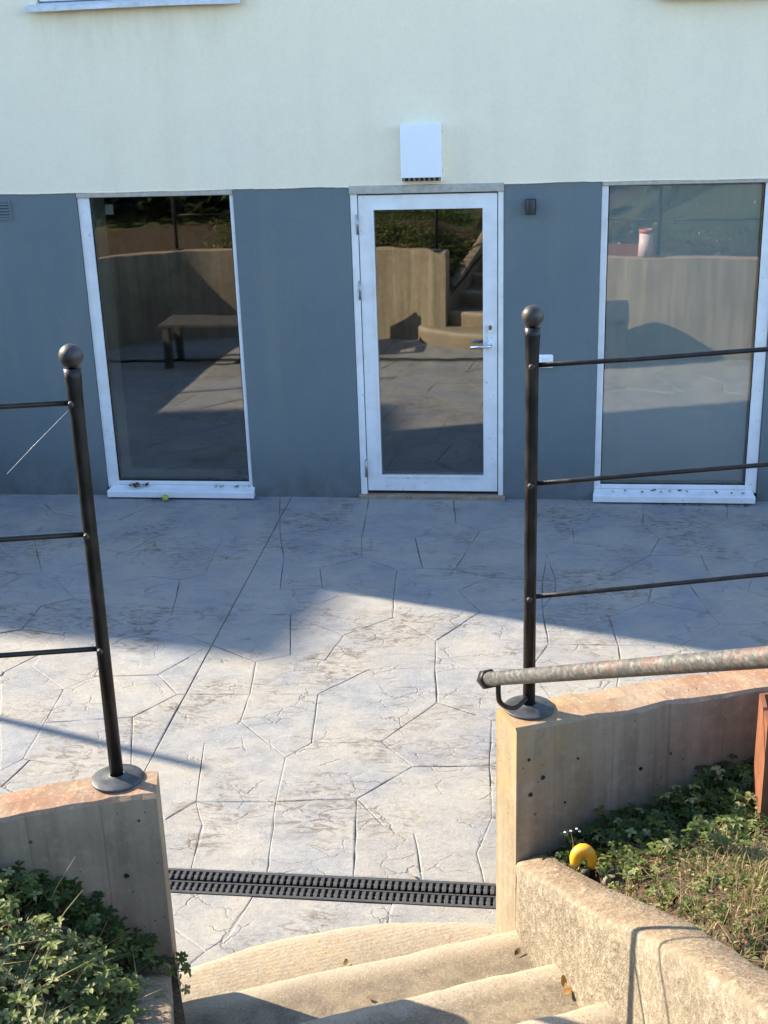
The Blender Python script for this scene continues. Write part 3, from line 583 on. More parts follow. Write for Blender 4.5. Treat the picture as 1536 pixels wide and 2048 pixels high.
def window(x0, x1, z0, z1, gx0, gx1, gz0, gz1, sill, lining=True):
    mb = MB(); yf, yb = 0.016, 0.075
    mb.cbox(x0, gx0, yf, yb, z0, z1 - 0.0, .004); mb.cbox(gx1, x1, yf, yb, z0, z1, .004)
    mb.cbox(gx0 - .002, gx1 + .002, yf + .006, yb - .003, z0, gz0, .004)
    mb.box(gx0 - .012, gx0 - .0001, yf - .003, yf + .0, gz0, gz1)
    w = part('window', mb, M['white_paint'], bld)
    mb = MB(); mb.cbox(x0 + .001, x1 - .001, yf - .018, yb, gz1, z1 + .012, .004); part('head_trim', mb, M['aged_trim'], w)
    mb = MB()
    for a, b, c, d in ((gx0, gx0 + .006, gz0, gz1), (gx1 - .006, gx1, gz0, gz1), (gx0 + .006, gx1 - .006, gz0, gz0 + .008), (gx0 + .006, gx1 - .006, gz1 - .005, gz1)): mb.box(a, b, .026, .034, c, d)
    part('gasket', mb, M['rubber'], w)
    mb = MB(); mb.box(gx0 - .004, gx1 + .004, .036, .058, gz0 - .004, gz1 + .004); part('pane', mb, M['glass'], w)
    if lining:
        mb = MB(); D0, D1 = .078, .30
        mb.box(gx0 - .05, gx0 + .002, D0, D1, gz0 - .05, gz1 + .05); mb.box(gx1 - .002, gx1 + .05, D0, D1, gz0 - .05, gz1 + .05)
        mb.box(gx0 + .0021, gx1 - .0021, D0, D1, gz0 - .05, gz0 + .003); mb.box(gx0 + .0021, gx1 - .0021, D0, D1, gz1 - .003, gz1 + .05); part('inner_lining', mb, M['inner_lining'], w)
    sx0, sx1, sy, sz0, sz1 = sill
    mb = MB(); mb.add([(sx0, sy, sz0), (sx1, sy, sz0), (sx1, sy, sz1), (sx0, sy, sz1), (sx0 + .012, .014, sz1 + .018), (sx1 - .012, .014, sz1 + .018), (sx0 + .012, .014, sz0), (sx1 - .012, .014, sz0), (sx0, sy + .004, sz1 + .004), (sx1, sy + .004, sz1 + .004)],
                      [(0, 1, 2, 3), (3, 2, 9, 8), (8, 9, 5, 4), (0, 3, 8, 4, 6), (1, 7, 5, 9, 2), (0, 6, 7, 1)])
    part('sill', mb, M['white_paint'], w)
    return w
window(-1.81, -.760, .030, 2.060, -1.729, -.787, .081, 2.030, (-1.785, -.735, -.085, -.006, .034))
window(1.585, 2.652, .030, 2.060, 1.628, 2.577, .085, 2.038, (1.578, 2.632, -.085, -.006, .034))
# upper windows: only their bottom edges reach into the picture
def upper_window(x0, x1, zb, skew):
    mb = MB(); mb.cbox(x0, x0 + .07, .03, .09, zb + .03, 4.45, .004); mb.cbox(x1 - .07, x1, .03, .09, zb + .03, 4.45, .004); mb.cbox(x0 + .071, x1 - .071, .03, .09, zb + .03, zb + .10, .004); mb.cbox(x0 + .071, x1 - .071, .03, .09, 4.38, 4.45, .004)
    w = part('window', mb, M['white_paint'], bld)
    mb = MB(); mb.box(x0 + .06, x1 - .06, .05, .07, zb + .09, 4.39); part('pane', mb, M['glass'], w)
    n = 14; vs = []
    for i in range(n + 1):
        t = i / n; x = lerp(x0 - .055, x1 + .06, t); dz = skew * math.sin(t * 2.6) * .5 + random.uniform(-.0015, .0015)
        vs += [(x, -.09 + random.uniform(-.002, .002), zb - .034 + dz), (x, -.088, zb - .008 + dz), (x, -.06, zb + .002 + dz * .5), (x, .06, zb + .028), (x, -.07, zb - .034 + dz)]
    mb = MB(); mb.add(vs, [(i * 5 + k, (i + 1) * 5 + k, (i + 1) * 5 + k + 1, i * 5 + k + 1) for i in range(n) for k in (0, 1, 2)] + [(i * 5 + 4, (i + 1) * 5 + 4, (i + 1) * 5, i * 5) for i in range(n)])
    part('sill', mb, M['sill_metal'], w)
upper_window(-1.92, -.67, 3.195, .012); upper_window(1.94, 3.19, 3.125, .004)
# door
mb = MB(); mb.cbox(.0, .046, .004, .075, -.004, 2.058, .004); mb.cbox(.944, .980, .004, .075, -.004, 2.058, .004); dfm = part('door_frame', mb, M['white_paint'], bld)
mb = MB(); mb.cbox(-.001, .981, -.012, .075, 2.018, 2.070, .004); part('head_trim', mb, M['aged_trim'], dfm)
mb = MB(); mb.cbox(-.012, .992, -.030, .08, -.05, .006, .004); part('threshold', mb, M['wall_concrete'], bld)
mb = MB()
for a, b, c, d in ((.052, .149, .030, 2.008), (.846, .938, .030, 2.008), (.1491, .8459, .030, .140), (.1491, .8459, 1.917, 2.008)): mb.box(a, b, .012, .058, c, d)
for a, b, c, d in ((.137, .149, .128, 1.929), (.846, .858, .128, 1.929), (.1491, .8459, .128, .140), (.1491, .8459, 1.917, 1.929)): mb.box(a, b, .004, .0119, c, d)
door = part('door', mb, M['white_paint'], bld)
mb = MB(); mb.box(.145, .850, .028, .050, .136, 1.921); part('pane', mb, M['glass'], door)
mb = MB(); mb.box(.046, .052, .03, .05, .02, 2.014); mb.box(.938, .944, .03, .05, .02, 2.014); mb.box(.0521, .9379, .03, .05, 2.008, 2.017); mb.box(.0521, .9379, .03, .05, .007, .0295); part('gasket', mb, M['rubber'], door)
for zc in (1.83, 1.41, .195):
    mb = MB(); mb.tube([(.046, -.004, zc - .06), (.046, -.004, zc + .06)], .0085, 10); mb.box(.040, .0455, -.002, .011, zc - .055, zc + .055); mb.lathe([(.004, -.066), (.0095, -.062), (.0095, -.058)], (.046, -.004, zc), 10); part('hinge', mb, M['steel_hinge'], door)
def ydisc(mb, c, rx, rz, y0, y1, n=20):
    vs = [(c[0] + rx * math.cos(2 * math.pi * k / n), y, c[1] + rz * math.sin(2 * math.pi * k / n)) for y in (y0, y1) for k in range(n)]
    return mb.add(vs, [(k, (k + 1) % n, n + (k + 1) % n, n + k) for k in range(n)] + [tuple(range(n))[::-1], tuple(range(n, 2 * n))], False)
mb = MB(); ydisc(mb, (.897, 1.043), .022, .031, .0119, -.004); h_ = part('handle_rose', mb, M['white_enamel'], door)
mb = MB(); mb.tube([(.897, .0, 1.043), (.897, -.040, 1.043), (.890, -.052, 1.042), (.870, -.056, 1.041), (.765, -.056, 1.039)], .0112, 12); part('handle', mb, M['chrome'], door)
mb = MB(); ydisc(mb, (.893, 1.155), .022, .030, .0119, .002); part('lock_plate', mb, M['white_enamel'], door)
mb = MB(); ydisc(mb, (.893, 1.157), .0115, .017, .002, -.008, 14); part('lock_cylinder', mb, M['brass'], door)

# ------------------------------------------------------------------ fittings on the facade
bx = thing('vent_hood', (.468, 0, 2.09), 'white square metal hood with open slotted underside above the glass door', 'vent hood')
mb = MB(); x0, x1, z0, z1, yo = .345, .598, 2.118, 2.438, -.105
mb.cbox(x0, x1, yo, yo + .006, z0, z1, .002); mb.box(x0, x0 + .005, yo + .0061, -.0045, z0 - .024, z1 - .002); mb.box(x1 - .005, x1, yo + .0061, -.0045, z0 - .024, z1 - .002); mb.box(x0 + .0051, x1 - .0051, yo + .0061, -.0045, z1 - .008, z1 - .002)
part('cover', mb, M['white_enamel'], bx)
for i in range(8):
    xx = lerp(x0 + .016, x1 - .016, i / 7); mb = MB(); mb.box(xx - .005, xx + .005, yo + .030, -.020, z0 - .020, z0 + .003); part('grille_bar', mb, M['steel_hinge'], bx)
mb = MB(); mb.box(x0 + .006, x1 - .006, -.019, -.006, z0 - .026, z0 + .05); part('insect_screen', mb, M['bark'], bx)
for zz in (z0 + .035, z1 - .05):
    mb = MB(); mb.tube([(x1 + .0005, -.03, zz), (x1 + .004, -.03, zz)], .005, 8); part('screw', mb, M['steel_hinge'], bx)
lp = thing('wall_lamp', (1.148, 0, 1.88), 'small dark grey cylinder wall lamp on the grey wall beside the door top', 'wall lamp')
mb = MB(); mb.lathe([(.0, .0), (.024, .0), (.026, -.003), (.033, -.003), (.0335, .0), (.0335, .088), (.032, .091), (.026, .091), (.025, .080), (.0, .080)], (1.148, -.045, 1.880), 24); part('lamp_body', mb, M['lamp_black'], lp)
mb = MB(); mb.box(1.130, 1.166, -.016, -.0005, 1.895, 1.955); part('wall_bracket', mb, M['lamp_black'], lp)
sw = thing('sensor_plate', (1.25, 0, .93), 'white rectangular bell plate on the grey wall half behind the right railing post', 'bell plate')
mb = MB(); mb.cbox(1.203, 1.301, -.026, -.0005, .893, .980, .006); part('cover', mb, M['white_enamel'], sw)
mb = MB(); mb.cbox(1.232, 1.272, -.030, -.0262, .912, .962, .003); part('push_button', mb, M['white_paint'], sw)
vg = thing('vent_grille', (-2.4, 0, 1.96), 'grey louvred vent grille in the grey wall at the left edge of the picture', 'vent grille')
mb = MB(); mb.box(-2.52, -2.262, -.012, -.0005, 1.902, 1.914); mb.box(-2.52, -2.262, -.012, -.0005, 2.012, 2.024); mb.box(-2.272, -2.262, -.012, -.0005, 1.9141, 2.0119); mb.box(-2.52, -2.51, -.012, -.0005, 1.9141, 2.0119); part('frame', mb, M['grey_render'], vg)
mb = MB(); mb.box(-2.5099, -2.2721, -.002, -.0005, 1.9141, 2.0119); part('backing', mb, M['lamp_black'], vg)
for i in range(5):
    z = 1.917 + i * .0195; mb = MB(); mb.add([(-2.509, -.014, z), (-2.273, -.014, z), (-2.273, -.003, z + .012), (-2.509, -.003, z + .012), (-2.509, -.014, z + .003), (-2.273, -.014, z + .003), (-2.273, -.003, z + .015), (-2.509, -.003, z + .015)], [(0, 1, 2, 3)[::-1], (4, 5, 6, 7), (0, 1, 5, 4), (1, 2, 6, 5), (3, 0, 4, 7)]); part('louvre', mb, M['grey_render'], vg)

# curtain, note and shoe behind the panes
mb = MB(); n = 90; vs = []
for i in range(n + 1):
    t = i / n; x = lerp(1.640, 2.566, t); y = .098 + .008 * math.sin(t * 21 + 2.4 * math.sin(t * 7)) + .005 * math.sin(t * 9 + 1)
    vs += [(x, y, .092), (x, y + .004 * math.sin(t * 31), 2.034)]
mb.add(vs, [(2 * i, 2 * i + 2, 2 * i + 3, 2 * i + 1) for i in range(n)], True)
tag(wmesh('curtain', mb, M['curtain'], (2.14, .125, .03)), 'sheer white curtain hanging in folds behind the right window', 'curtain')
mb = MB(); mb.box(-1.640, -1.585, .0595, .0605, 1.915, 1.980); tag(wmesh('paper_note', mb, M['paper'], (-1.612, .06, 1.915)), 'small white paper note stuck inside the left window near its top', 'note')
sh = thing('shoe', (-.86, .14, .084), 'dark shoe with bright blue toe lying inside the left window corner', 'shoe')
mb = MB(); mb.tube([(-.79, .16, .118), (-.82, .155, .118), (-.86, .15, .112), (-.90, .145, .105)], [.034, .036, .030, .022], 12); part('shoe_body', mb, M['dark_cloth'], sh)
mb = MB(); mb.tube([(-.901, .145, .105), (-.92, .143, .101), (-.932, .142, .098)], [.0225, .019, .008], 12); part('toe_cap', mb, M['shoe_blue'], sh)

# ------------------------------------------------------------------ drain with grate
dr = thing('channel_drain', (.4, -4.335, G), 'black plastic channel drain grate set across the patio before the steps', 'drain')
mb = MB(); y0, y1 = -4.404, -4.266
mb.box(-2.4, 3.6, y0, y0 + .012, G - .03, G + .001); mb.box(-2.4, 3.6, y1 - .012, y1, G - .03, G + .001); mb.box(-2.4, 3.6, -4.3385, -4.3315, G - .022, G - .003); part('grate_frame', mb, M['plastic_grate'], dr)
mb = MB(); mb.box(-2.4, 3.6, y0 - .003, y1 + .003, G - .12, G - .115); mb.box(-2.4, 3.6, y0 - .003, y0 - .0001, G - .1149, G - .006); mb.box(-2.4, 3.6, y1 + .0001, y1 + .003, G - .1149, G - .006); part('channel', mb, M['channel'], dr)
def rib():
    mb = MB(); L = .0505; w0, w1, h = .0075, .0055, .022
    vs = []
    for z, w in ((-h, w1), (-.004, w0), (0, w0 - .002)):
        vs += [(-w, -L / 2, z), (w, -L / 2, z), (w, L / 2, z), (-w, L / 2, z)]
    mb.add(vs, [(8, 9, 10, 11)] + [(l * 4 + k, l * 4 + (k + 1) % 4, l * 4 + 4 + (k + 1) % 4, l * 4 + 4 + k) for l in (0, 1) for k in range(4)])
    mb.box(-.0095, .0095, -.006, .006, -.012, -.0035)
    return mb.mesh('grate_bar', M['plastic_grate'])
rm = rib(); PITCH = .0245
for i in range(72):
    for k, yc in enumerate((-4.2995, -4.3705)):
        o = ob('grate_bar', rm, dr); o.location = Vector((-.45 + i * PITCH + (0 if k == 0 else PITCH * .5), yc, G)) - dr.location; o.rotation_euler.z = 0
mb = MB()
for i in range(-80, 165):
    x = -.45 + i * PITCH
    if -.46 < x < 1.32 or x < -2.38 or x > 3.58: continue
    for k, yc in enumerate((-4.2995, -4.3705)): mb.box(x - .007 + k * PITCH / 2, x + .007 + k * PITCH / 2, yc - .025, yc + .025, G - .02, G)
o = part('grate_bars_beyond', mb, M['plastic_grate'], dr); o['kind'] = 'stuff'

# ------------------------------------------------------------------ retaining walls
def retaining(name, pat, gar, label, origin, zb=-.3):
    mb = MB(); n = len(pat); c = .012; prof = []
    for i in range(n):
        p, q = Vector(pat[i]), Vector(gar[i]); d = (q - p).normalized(); jz = .003 * math.sin(i * .9) + random.uniform(-.0014, .0014); j2 = .003 * math.sin(i * .7 + 1) + random.uniform(-.0014, .0014); e = random.uniform(.008, .012)
        prof += [(p.x, p.y, zb), (p.x, p.y, .2), (p.x, p.y, .6), (p.x, p.y, ZW - e + jz), (p.x + d.x * e, p.y + d.y * e, ZW + jz), ((p.x + q.x) / 2, (p.y + q.y) / 2, ZW + .003 + random.uniform(-.002, .002)), (q.x - d.x * e, q.y - d.y * e, ZW + j2), (q.x, q.y, ZW - e + j2), (q.x, q.y, .6), (q.x, q.y, .2), (q.x, q.y, zb)]
    k = 11; fs = [(i * k + j, i * k + j + 1, (i + 1) * k + j + 1, (i + 1) * k + j) for i in range(n - 1) for j in range(k - 1)]
    fs += [tuple(range(k)), tuple((n - 1) * k + j for j in range(k))[::-1]]
    mb.add(prof, fs)
    o = wmesh(name, mb, M['wall_concrete'], origin)
    bm_fix(o); return tag(o, label, 'retaining wall')
import bmesh
def bm_fix(o, bevel=0):
    bm = bmesh.new(); bm.from_mesh(o.data); bmesh.ops.recalc_face_normals(bm, faces=bm.faces); bm.to_mesh(o.data); bm.free()
def cut_curve(pts, cap): return pts
lw = retaining('concrete_wall', LW, LWG, 'low curved concrete wall left of the steps with orange stained top', (-.4, -5.45, G))
rw = retaining('concrete_wall', RW, RWG, 'low curved concrete wall right of the steps beside the shady bed', (1.6, -4.6, G))
def tie_hole(w, gar, x, z, r):
    for a, b in zip(gar[:-1], gar[1:]):
        if (a[0] - x) * (b[0] - x) <= 0:
            t = (x - a[0]) / (b[0] - a[0]); y = lerp(a[1], b[1], t); d = Vector((b[0] - a[0], b[1] - a[1], 0)).normalized(); nr = Vector((d.y, -d.x, 0)); nr = nr if nr.y < 0 else -nr
            c = Vector((x, y, z)); mb = MB(); n = 12
            vs = [c + nr * .0012 + (d * math.cos(6.2832 * k / n) + Vector((0, 0, 1)) * math.sin(6.2832 * k / n)) * r * random.uniform(.8, 1.15) for k in range(n)] + [c - nr * .004]
            mb.add(vs, [(k, (k + 1) % n, n) for k in range(n)]); vs2 = [c + nr * .0009 + (d * math.cos(6.2832 * k / n) + Vector((0, 0, 1)) * math.sin(6.2832 * k / n)) * r * .9 for k in range(n)]
            mb.add(vs2, [tuple(range(n))]); part('tie_hole', mb, M['channel'], w); return
for x, z, r in ((.143, .735, .010), (-.10, .70, .007), (.19, .90, .005)): tie_hole(lw, LWG, x, z, r * .75)
for x, z, r in ((1.235, .80, .011), (1.195, .87, .008), (1.20, .755, .011), (1.52, .77, .010), (1.335, .84, .006), (1.30, .70, .006)): tie_hole(rw, RWG, x, z, r * .68)

# ------------------------------------------------------------------ stairs
stairs = struct(ob('stairs', None)); stairs.location = (.8, -5.2, G)
arcs = [
    (.145, [(-.11, -5.36), (-.06, -5.20), (.02, -5.09), (.12, -5.005), (.33, -4.86), (.55, -4.765), (.735, -4.712), (.92, -4.690), (1.09, -4.682), (1.4, -4.68)]),
    (.300, [(.16, -5.345), (.23, -5.30), (.42, -5.22), (.585, -5.145), (.784, -5.07), (.923, -5.005), (1.09, -4.936), (1.4, -4.80)]),
    (.455, [(.22, -5.66), (.40, -5.61), (.58, -5.537), (.704, -5.477), (.831, -5.424), (.95, -5.373), (1.10, -5.305), (1.216, -5.258), (1.5, -5.14)]),
    (.610, [(.35, -5.98), (.60, -5.89), (.85, -5.785), (1.158, -5.648), (1.334, -5.574), (1.6, -5.46)]),
    (.765, [(.45, -6.30), (.75, -6.19), (1.0, -6.085), (1.25, -5.975), (1.6, -5.82)]),
    (.92, [(.58, -6.62), (.85, -6.51), (1.15, -6.38), (1.7, -6.14)]),
    (1.075, [(.70, -6.94), (1.0, -6.82), (1.3, -6.69), (1.8, -6.47)]),
]
for k, (zt, arc) in enumerate(arcs):
    top = spline(arc, 5); zb = G - .05 - .01 * k
    f0, f1 = Vector(top[0]), Vector(top[-1])
    back = [f1 + PDIR * .85, f0 + PDIR * .85]
    if k == 0: back = [f1 + PDIR * .5, Vector((.05, -5.75))]
    mb = MB(); n = len(top); rows = []
    nose = [(0, zb), (0, zt - .05), (.0, zt - .022), (.004, zt - .011), (.011, zt - .004), (.024, zt), (.05, zt), (.10, zt), (.2, zt)]
    for i, p in enumerate(top):
        a = Vector(top[max(i - 1, 0)]); b = Vector(top[min(i + 1, n - 1)]); t = (b - a).normalized(); inn = Vector((t.y, -t.x))
        w = random.uniform(-.0025, .0025)
        for d, z in nose: rows.append((p[0] + inn.x * (d + w), p[1] + inn.y * (d + w), z + (random.uniform(-.0012, .0012) if d else 0)))
    q = len(nose)
    for i, p in enumerate(top):
        t_ = i / (n - 1); e = back[1].lerp(back[0], t_); rows.append((e.x, e.y, zt))
    fs = [(i * q + j, (i + 1) * q + j, (i + 1) * q + j + 1, i * q + j + 1) for i in range(n - 1) for j in range(q - 1)]
    fs += [(i * q + q - 1, (i + 1) * q + q - 1, n * q + i + 1, n * q + i) for i in range(n - 1)]
    mb.add(rows, fs, False)
    for idx, f in enumerate(mb.f): mb.sm[idx] = True
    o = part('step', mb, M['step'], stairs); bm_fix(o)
    wl = [.5, .6, .9, 1, 1, 1, .8, .3 if k else .7, 0.0 if k else .55]; at = o.data.attributes.new('nose_light_dirt', 'FLOAT', 'POINT')  # mask: painted nosing highlight fading into the dirty tread
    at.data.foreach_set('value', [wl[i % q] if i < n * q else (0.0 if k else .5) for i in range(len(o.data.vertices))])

# sloping side walls of the stairs
def parapet(name, inner, outer, label, origin, mat):
    inner = spline(inner, 6); outer = spline(outer, 6); mb = MB(); n = len(inner); vs = []
    for i in range(n):
        p, q = Vector(inner[i]), Vector(outer[i]); d = (q - p); d.z = 0; d.normalize(); e = .014 + random.uniform(-.004, .006); jz = random.uniform(-.004, .004)
        vs += [(p.x + random.uniform(-.003, .003), p.y, G - .2), (p.x, p.y, p.z * .5), (p.x + random.uniform(-.003, .003), p.y, p.z - .06), (p.x, p.y, p.z - e + jz), (p.x + d.x * e * .35, p.y + d.y * e * .35, p.z - e * .35 + jz), (p.x + d.x * e, p.y + d.y * e, p.z + jz), ((p.x + q.x) / 2, (p.y + q.y) / 2, (p.z + q.z) / 2 + .004), (q.x - d.x * e, q.y - d.y * e, q.z), (q.x, q.y, q.z - e), (q.x, q.y, G - .2)]
    k = 10; fs = [(i * k + j, i * k + j + 1, (i + 1) * k + j + 1, (i + 1) * k + j) for i in range(n - 1) for j in range(k - 1)] + [tuple(range(k)), tuple((n - 1) * k + j for j in range(k))[::-1]]
    mb.add(vs, fs); 
    for idx in range(len(mb.sm)): mb.sm[idx] = idx < len(fs) - 2
    o = wmesh(name, mb, mat, origin); bm_fix(o); return tag(o, label, 'stair wall')
parapet('stair_wall', [(1.160, -4.921, .540), (1.255, -5.20, .665), (1.345, -5.45, .785), (1.435, -5.70, .925), (1.510, -6.10, 1.165), (1.60, -6.5, 1.36), (1.75, -7.0, 1.5)],
        [(1.262, -4.885, .552), (1.375, -5.18, .68), (1.47, -5.42, .80), (1.57, -5.68, .935), (1.635, -6.07, 1.15), (1.75, -6.47, 1.35), (1.90, -6.95, 1.48)], 'sloping rough plastered stair wall on the right with shadow lines across it', (1.4, -5.6, G), M['parapet'])
parapet('stair_wall', [(.238, -5.327, .46), (.275, -5.45, .52), (.315, -5.56, .575), (.40, -5.80, .69), (.52, -6.1, .84), (.68, -6.5, 1.04), (.86, -6.95, 1.26)],
        [(.120, -5.377, .47), (.165, -5.49, .53), (.205, -5.605, .585), (.285, -5.85, .70), (.40, -6.15, .85), (.56, -6.55, 1.05), (.74, -7.0, 1.27)], 'sloping stair wall on the left half hidden under green plants', (.3, -5.8, G), M['parapet'])

# ------------------------------------------------------------------ railings
def post(root, x, y, lean=(0, 0), plate_r=.07, tall=True):
    zb = ZW + .012; zt = 2.112
    mb = MB(); n = 18; prof = [(0, zb), (.25, 0), (.5, 0), (.75, 0), (.88, 0), (.93, 0), (.96, 0)]
    pts = []; rs = []
    for t, r in ((0, .0180), (.3, .0174), (.6, .0174), (.85, .0174), (.92, .0185), (.955, .0205), (.975, .0205)):
        pts.append((x + lean[0] * t, y + lean[1] * t, lerp(zb, zt, t))); rs.append(r)
    mb.tube(pts, rs, n); p = part('post', mb, M['railing'], root)
    mb = MB(); prof = [(.0290 * math.sin(math.pi * i / 12) if 0 < i < 12 else .001, -.0290 * math.cos(math.pi * i / 12)) for i in range(13)]
    mb.lathe(prof, (x + lean[0], y + lean[1], zt), 20); part('ball_finial', mb, M['ball'], root)
    mb = MB(); mb.lathe([(plate_r, .0005), (plate_r + .001, .004), (plate_r - .002, .0060), (.045, .0095), (.024, .0135), (.0195, .016)], (x, y, ZW + .004), 28); part('base_plate', mb, M['plate'], root)
    return p
def bars(root, pts3, zs, r=.0068, ext=0.024):
    for z in zs:
        for a, b in zip(pts3[:-1], pts3[1:]):
            d = (Vector(b) - Vector(a)).normalized(); mid = [Vector(a).lerp(Vector(b), t) for t in (0, .25, .5, .75, 1)]
            P = [(p[0] + random.uniform(-.0015, .0015) * (0 < i < 4), p[1], z + random.uniform(-.002, .002) * (0 < i < 4)) for i, p in enumerate(mid)]
            mb = MB(); mb.tube(P, r, 10); part('rail_bar', mb, M['railing'], root)
        a = pts3[0]; b = pts3[1]; d = (Vector(b) - Vector(a)).normalized()
        mb = MB(); mb.tube([(a[0] - d.x * .001, a[1] - .016, z), (a[0] - d.x * .001, a[1] - .026, z)], [.009, .006], 8); part('rivet', mb, M['ball'], root)
lr = thing('railing', (.114, -5.254, ZW), 'black iron railing with ball topped post on the left wall', 'railing')
LP = [(.1137, -5.2537), (-1.35, -5.60), (-2.82, -5.50)]
for i, (x, y) in enumerate(LP): post(lr, x, y, (.007, 0) if i == 0 else (0, 0), .068)
bars(lr, LP, (1.999, 1.666, 1.355))
rr = thing('railing', (1.193, -4.784, ZW), 'black iron railing with ball topped post on the right wall', 'railing')
RP = [(1.193, -4.793), (2.36, -4.455), (3.55, -4.37)]
for i, (x, y) in enumerate(RP): post(rr, x, y, (0, 0), .072)
bars(rr, RP, (1.982, 1.655, 1.322))
hp = thing('handrail', (1.073, -4.95, 1.15), 'grey galvanised pipe handrail with hexagonal end cap along the right stair wall', 'handrail')
E0 = Vector((1.082, -4.967, 1.152)); E1 = Vector((1.611, -6.0, 1.738)); ED = (E1 - E0).normalized()
mb = MB(); mb.tube([E0 + ED * (i * .12) for i in range(15)], .0195, 20); part('pipe', mb, M['pipe'], hp)
mb = MB(); mb.tube([E0 - ED * .014, E0 - ED * .013, E0 + ED * .010, E0 + ED * .014], [.019, .0285, .0285, .024], 6); part('end_cap', mb, M['railing'], hp)
bz = E0 + ED * .075
mb = MB(); mb.tube(spline([(bz.x, bz.y, bz.z - .012), (bz.x, bz.y + .004, bz.z - .05), (bz.x + .004, bz.y + .02, bz.z - .082), (bz.x + .022, bz.y + .07, 1.062), (bz.x + .045, bz.y + .13, 1.030), (1.188, -4.80, 1.012)], 5), .0072, 10); part('bracket', mb, M['railing'], hp)
wb = MB(); wb.tube([(.105, -5.262, 1.985), (.02, -5.30, 1.905), (-.04, -5.33, 1.845)], .0004, 5); tag(wmesh('spider_thread', wb, M['web'], (.105, -5.262, 1.985)), 'bright spider thread slanting down from the left railing post', 'thread')

# ------------------------------------------------------------------ neighbourhood seen in the panes or throwing the shadows
nh = thing('neighbour_house', (-22, 8, .9), 'tall neighbouring house beyond the lawn, outside the picture on the left', 'house')
rot = R(-9)
def rb(mb, x0, x1, y0, y1, z0, z1):
    k = len(mb.v); mb.box(x0, x1, y0, y1, z0, z1); c = Vector((-18.1, 3.5))
    for i in range(k, len(mb.v)):
        x, y, z = mb.v[i]; d = Vector((x - c.x, y - c.y)); mb.v[i] = (c.x + d.x * math.cos(rot) - d.y * math.sin(rot), c.y + d.x * math.sin(rot) + d.y * math.cos(rot), z)
mb = MB(); rb(mb, -26, -18.1, 3.5, 12, .5, 10.9); part('wall', mb, M['house_wall'], nh)
mb = MB(); rb(mb, -26, -18.1, 3.5, 12, 10.901, 11.0); part('roof', mb, M['roof_sheet'], nh)
for k in range(3):
    for j in range(3):
        mb = MB(); rb(mb, -25 + j * 2.6, -23.9 + j * 2.6, 3.44, 3.499, 2 + k * 3, 3.4 + k * 3); part('window', mb, M['dark_plastic'], nh)
mb = MB(); mb.tube([(-5.14, -1.905, .8), (-5.14, -1.905, 2.98)], .026, 14); mb.lathe([(.026, 0), (.03, .005), (.03, .02), (.001, .03)], (-5.14, -1.905, 2.98), 14)
tag(wmesh('steel_pole', mb, M['railing'], (-5.14, -1.905, .8)), 'single steel pole on the lawn left of the patio, outside the picture', 'pole')
# bench, chair and storage box on the patio, seen mirrored in the panes
bn = thing('garden_bench', (-1.95, -4.15, G), 'low wooden bench table mirrored in the left window', 'bench')
for i in range(5):
    y = -4.44 + i * .105; mb = MB(); mb.cbox(-2.62, -1.20, y, y + .095, .40, .435, .004); part('slat', mb, M['bench_wood'], bn)
for x in (-2.58, -1.30):
    for y in (-4.42, -4.00): mb = MB(); mb.cbox(x, x + .07, y, y + .07, G, .399, .004); part('leg', mb, M['bench_wood'], bn)
ch = thing('garden_chair', (-1.25, -4.7, G), 'high backed garden chair by the left wall, its shadow mirrored in the door', 'chair')
mb = MB(); mb.cbox(-1.56, -.96, -4.98, -4.36, .36, .41, .006); part('seat', mb, M['bench_wood'], ch)
for i in range(7):
    mb = MB(); mb.cbox(-1.56 + i * .086, -1.484 + i * .086, -5.04, -5.01, .34, .80, .004); part('back_slat', mb, M['bench_wood'], ch)
mb = MB(); mb.cbox(-1.57, -.95, -5.009, -4.985, .70, .78, .004); part('top_rail', mb, M['bench_wood'], ch)
for x in (-1.56, -1.02):
    mb = MB(); mb.cbox(x, x + .06, -4.98, -4.36, .54, .575, .004); part('armrest', mb, M['bench_wood'], ch)
    for y in (-4.97, -4.43): mb = MB(); mb.cbox(x, x + .06, y, y + .06, G, .539, .004); part('leg', mb, M['bench_wood'], ch)
mb = MB(); prof = [(.001, 0), (.16, .0), (.21, .05), (.20, .16), (.13, .25), (.001, .28)]; mb.lathe(prof, (-1.29, -4.70, .412), 20)
tag(wmesh('cushion', mb, M['dark_cloth'], (-1.29, -4.70, .412)), 'dark round cushion on the high backed garden chair by the left wall', 'cushion')
sb = thing('storage_box', (1.75, -4.05, G), 'dark garden storage box with rounded lid behind the right wall', 'storage box')
mb = MB(); mb.cbox(1.40, 2.05, -4.30, -3.86, G, .44, .01); part('body', mb, M['dark_plastic'], sb)
mb = MB(); ns = 12; vs = []
for x in (1.39, 2.06):
    for i in range(ns + 1): t = math.pi * i / ns; vs.append((x, -4.08 - .23 * math.cos(t), .442 + .16 * math.sin(t)))
mb.add(vs, [(i, i + 1, ns + 2 + i, ns + 1 + i) for i in range(ns)] + [tuple(range(ns + 1)), tuple(range(ns + 1, 2 * ns + 2))[::-1], (0, ns + 1, 2 * ns + 1, ns)]); o = part('lid', mb, M['dark_plastic'], sb); bm_fix(o)
bk = thing('bucket', (2.24, -4.50, ZW), 'pale pink bucket with red rim on the right wall mirrored in the right window', 'bucket')
mb = MB(); mb.lathe([(.001, .002), (.075, .002), (.060, .23), (.056, .23), (.068, .01), (.001, .01)], (2.24, -4.485, ZW + .004), 20); part('body', mb, M['pink_plastic'], bk)
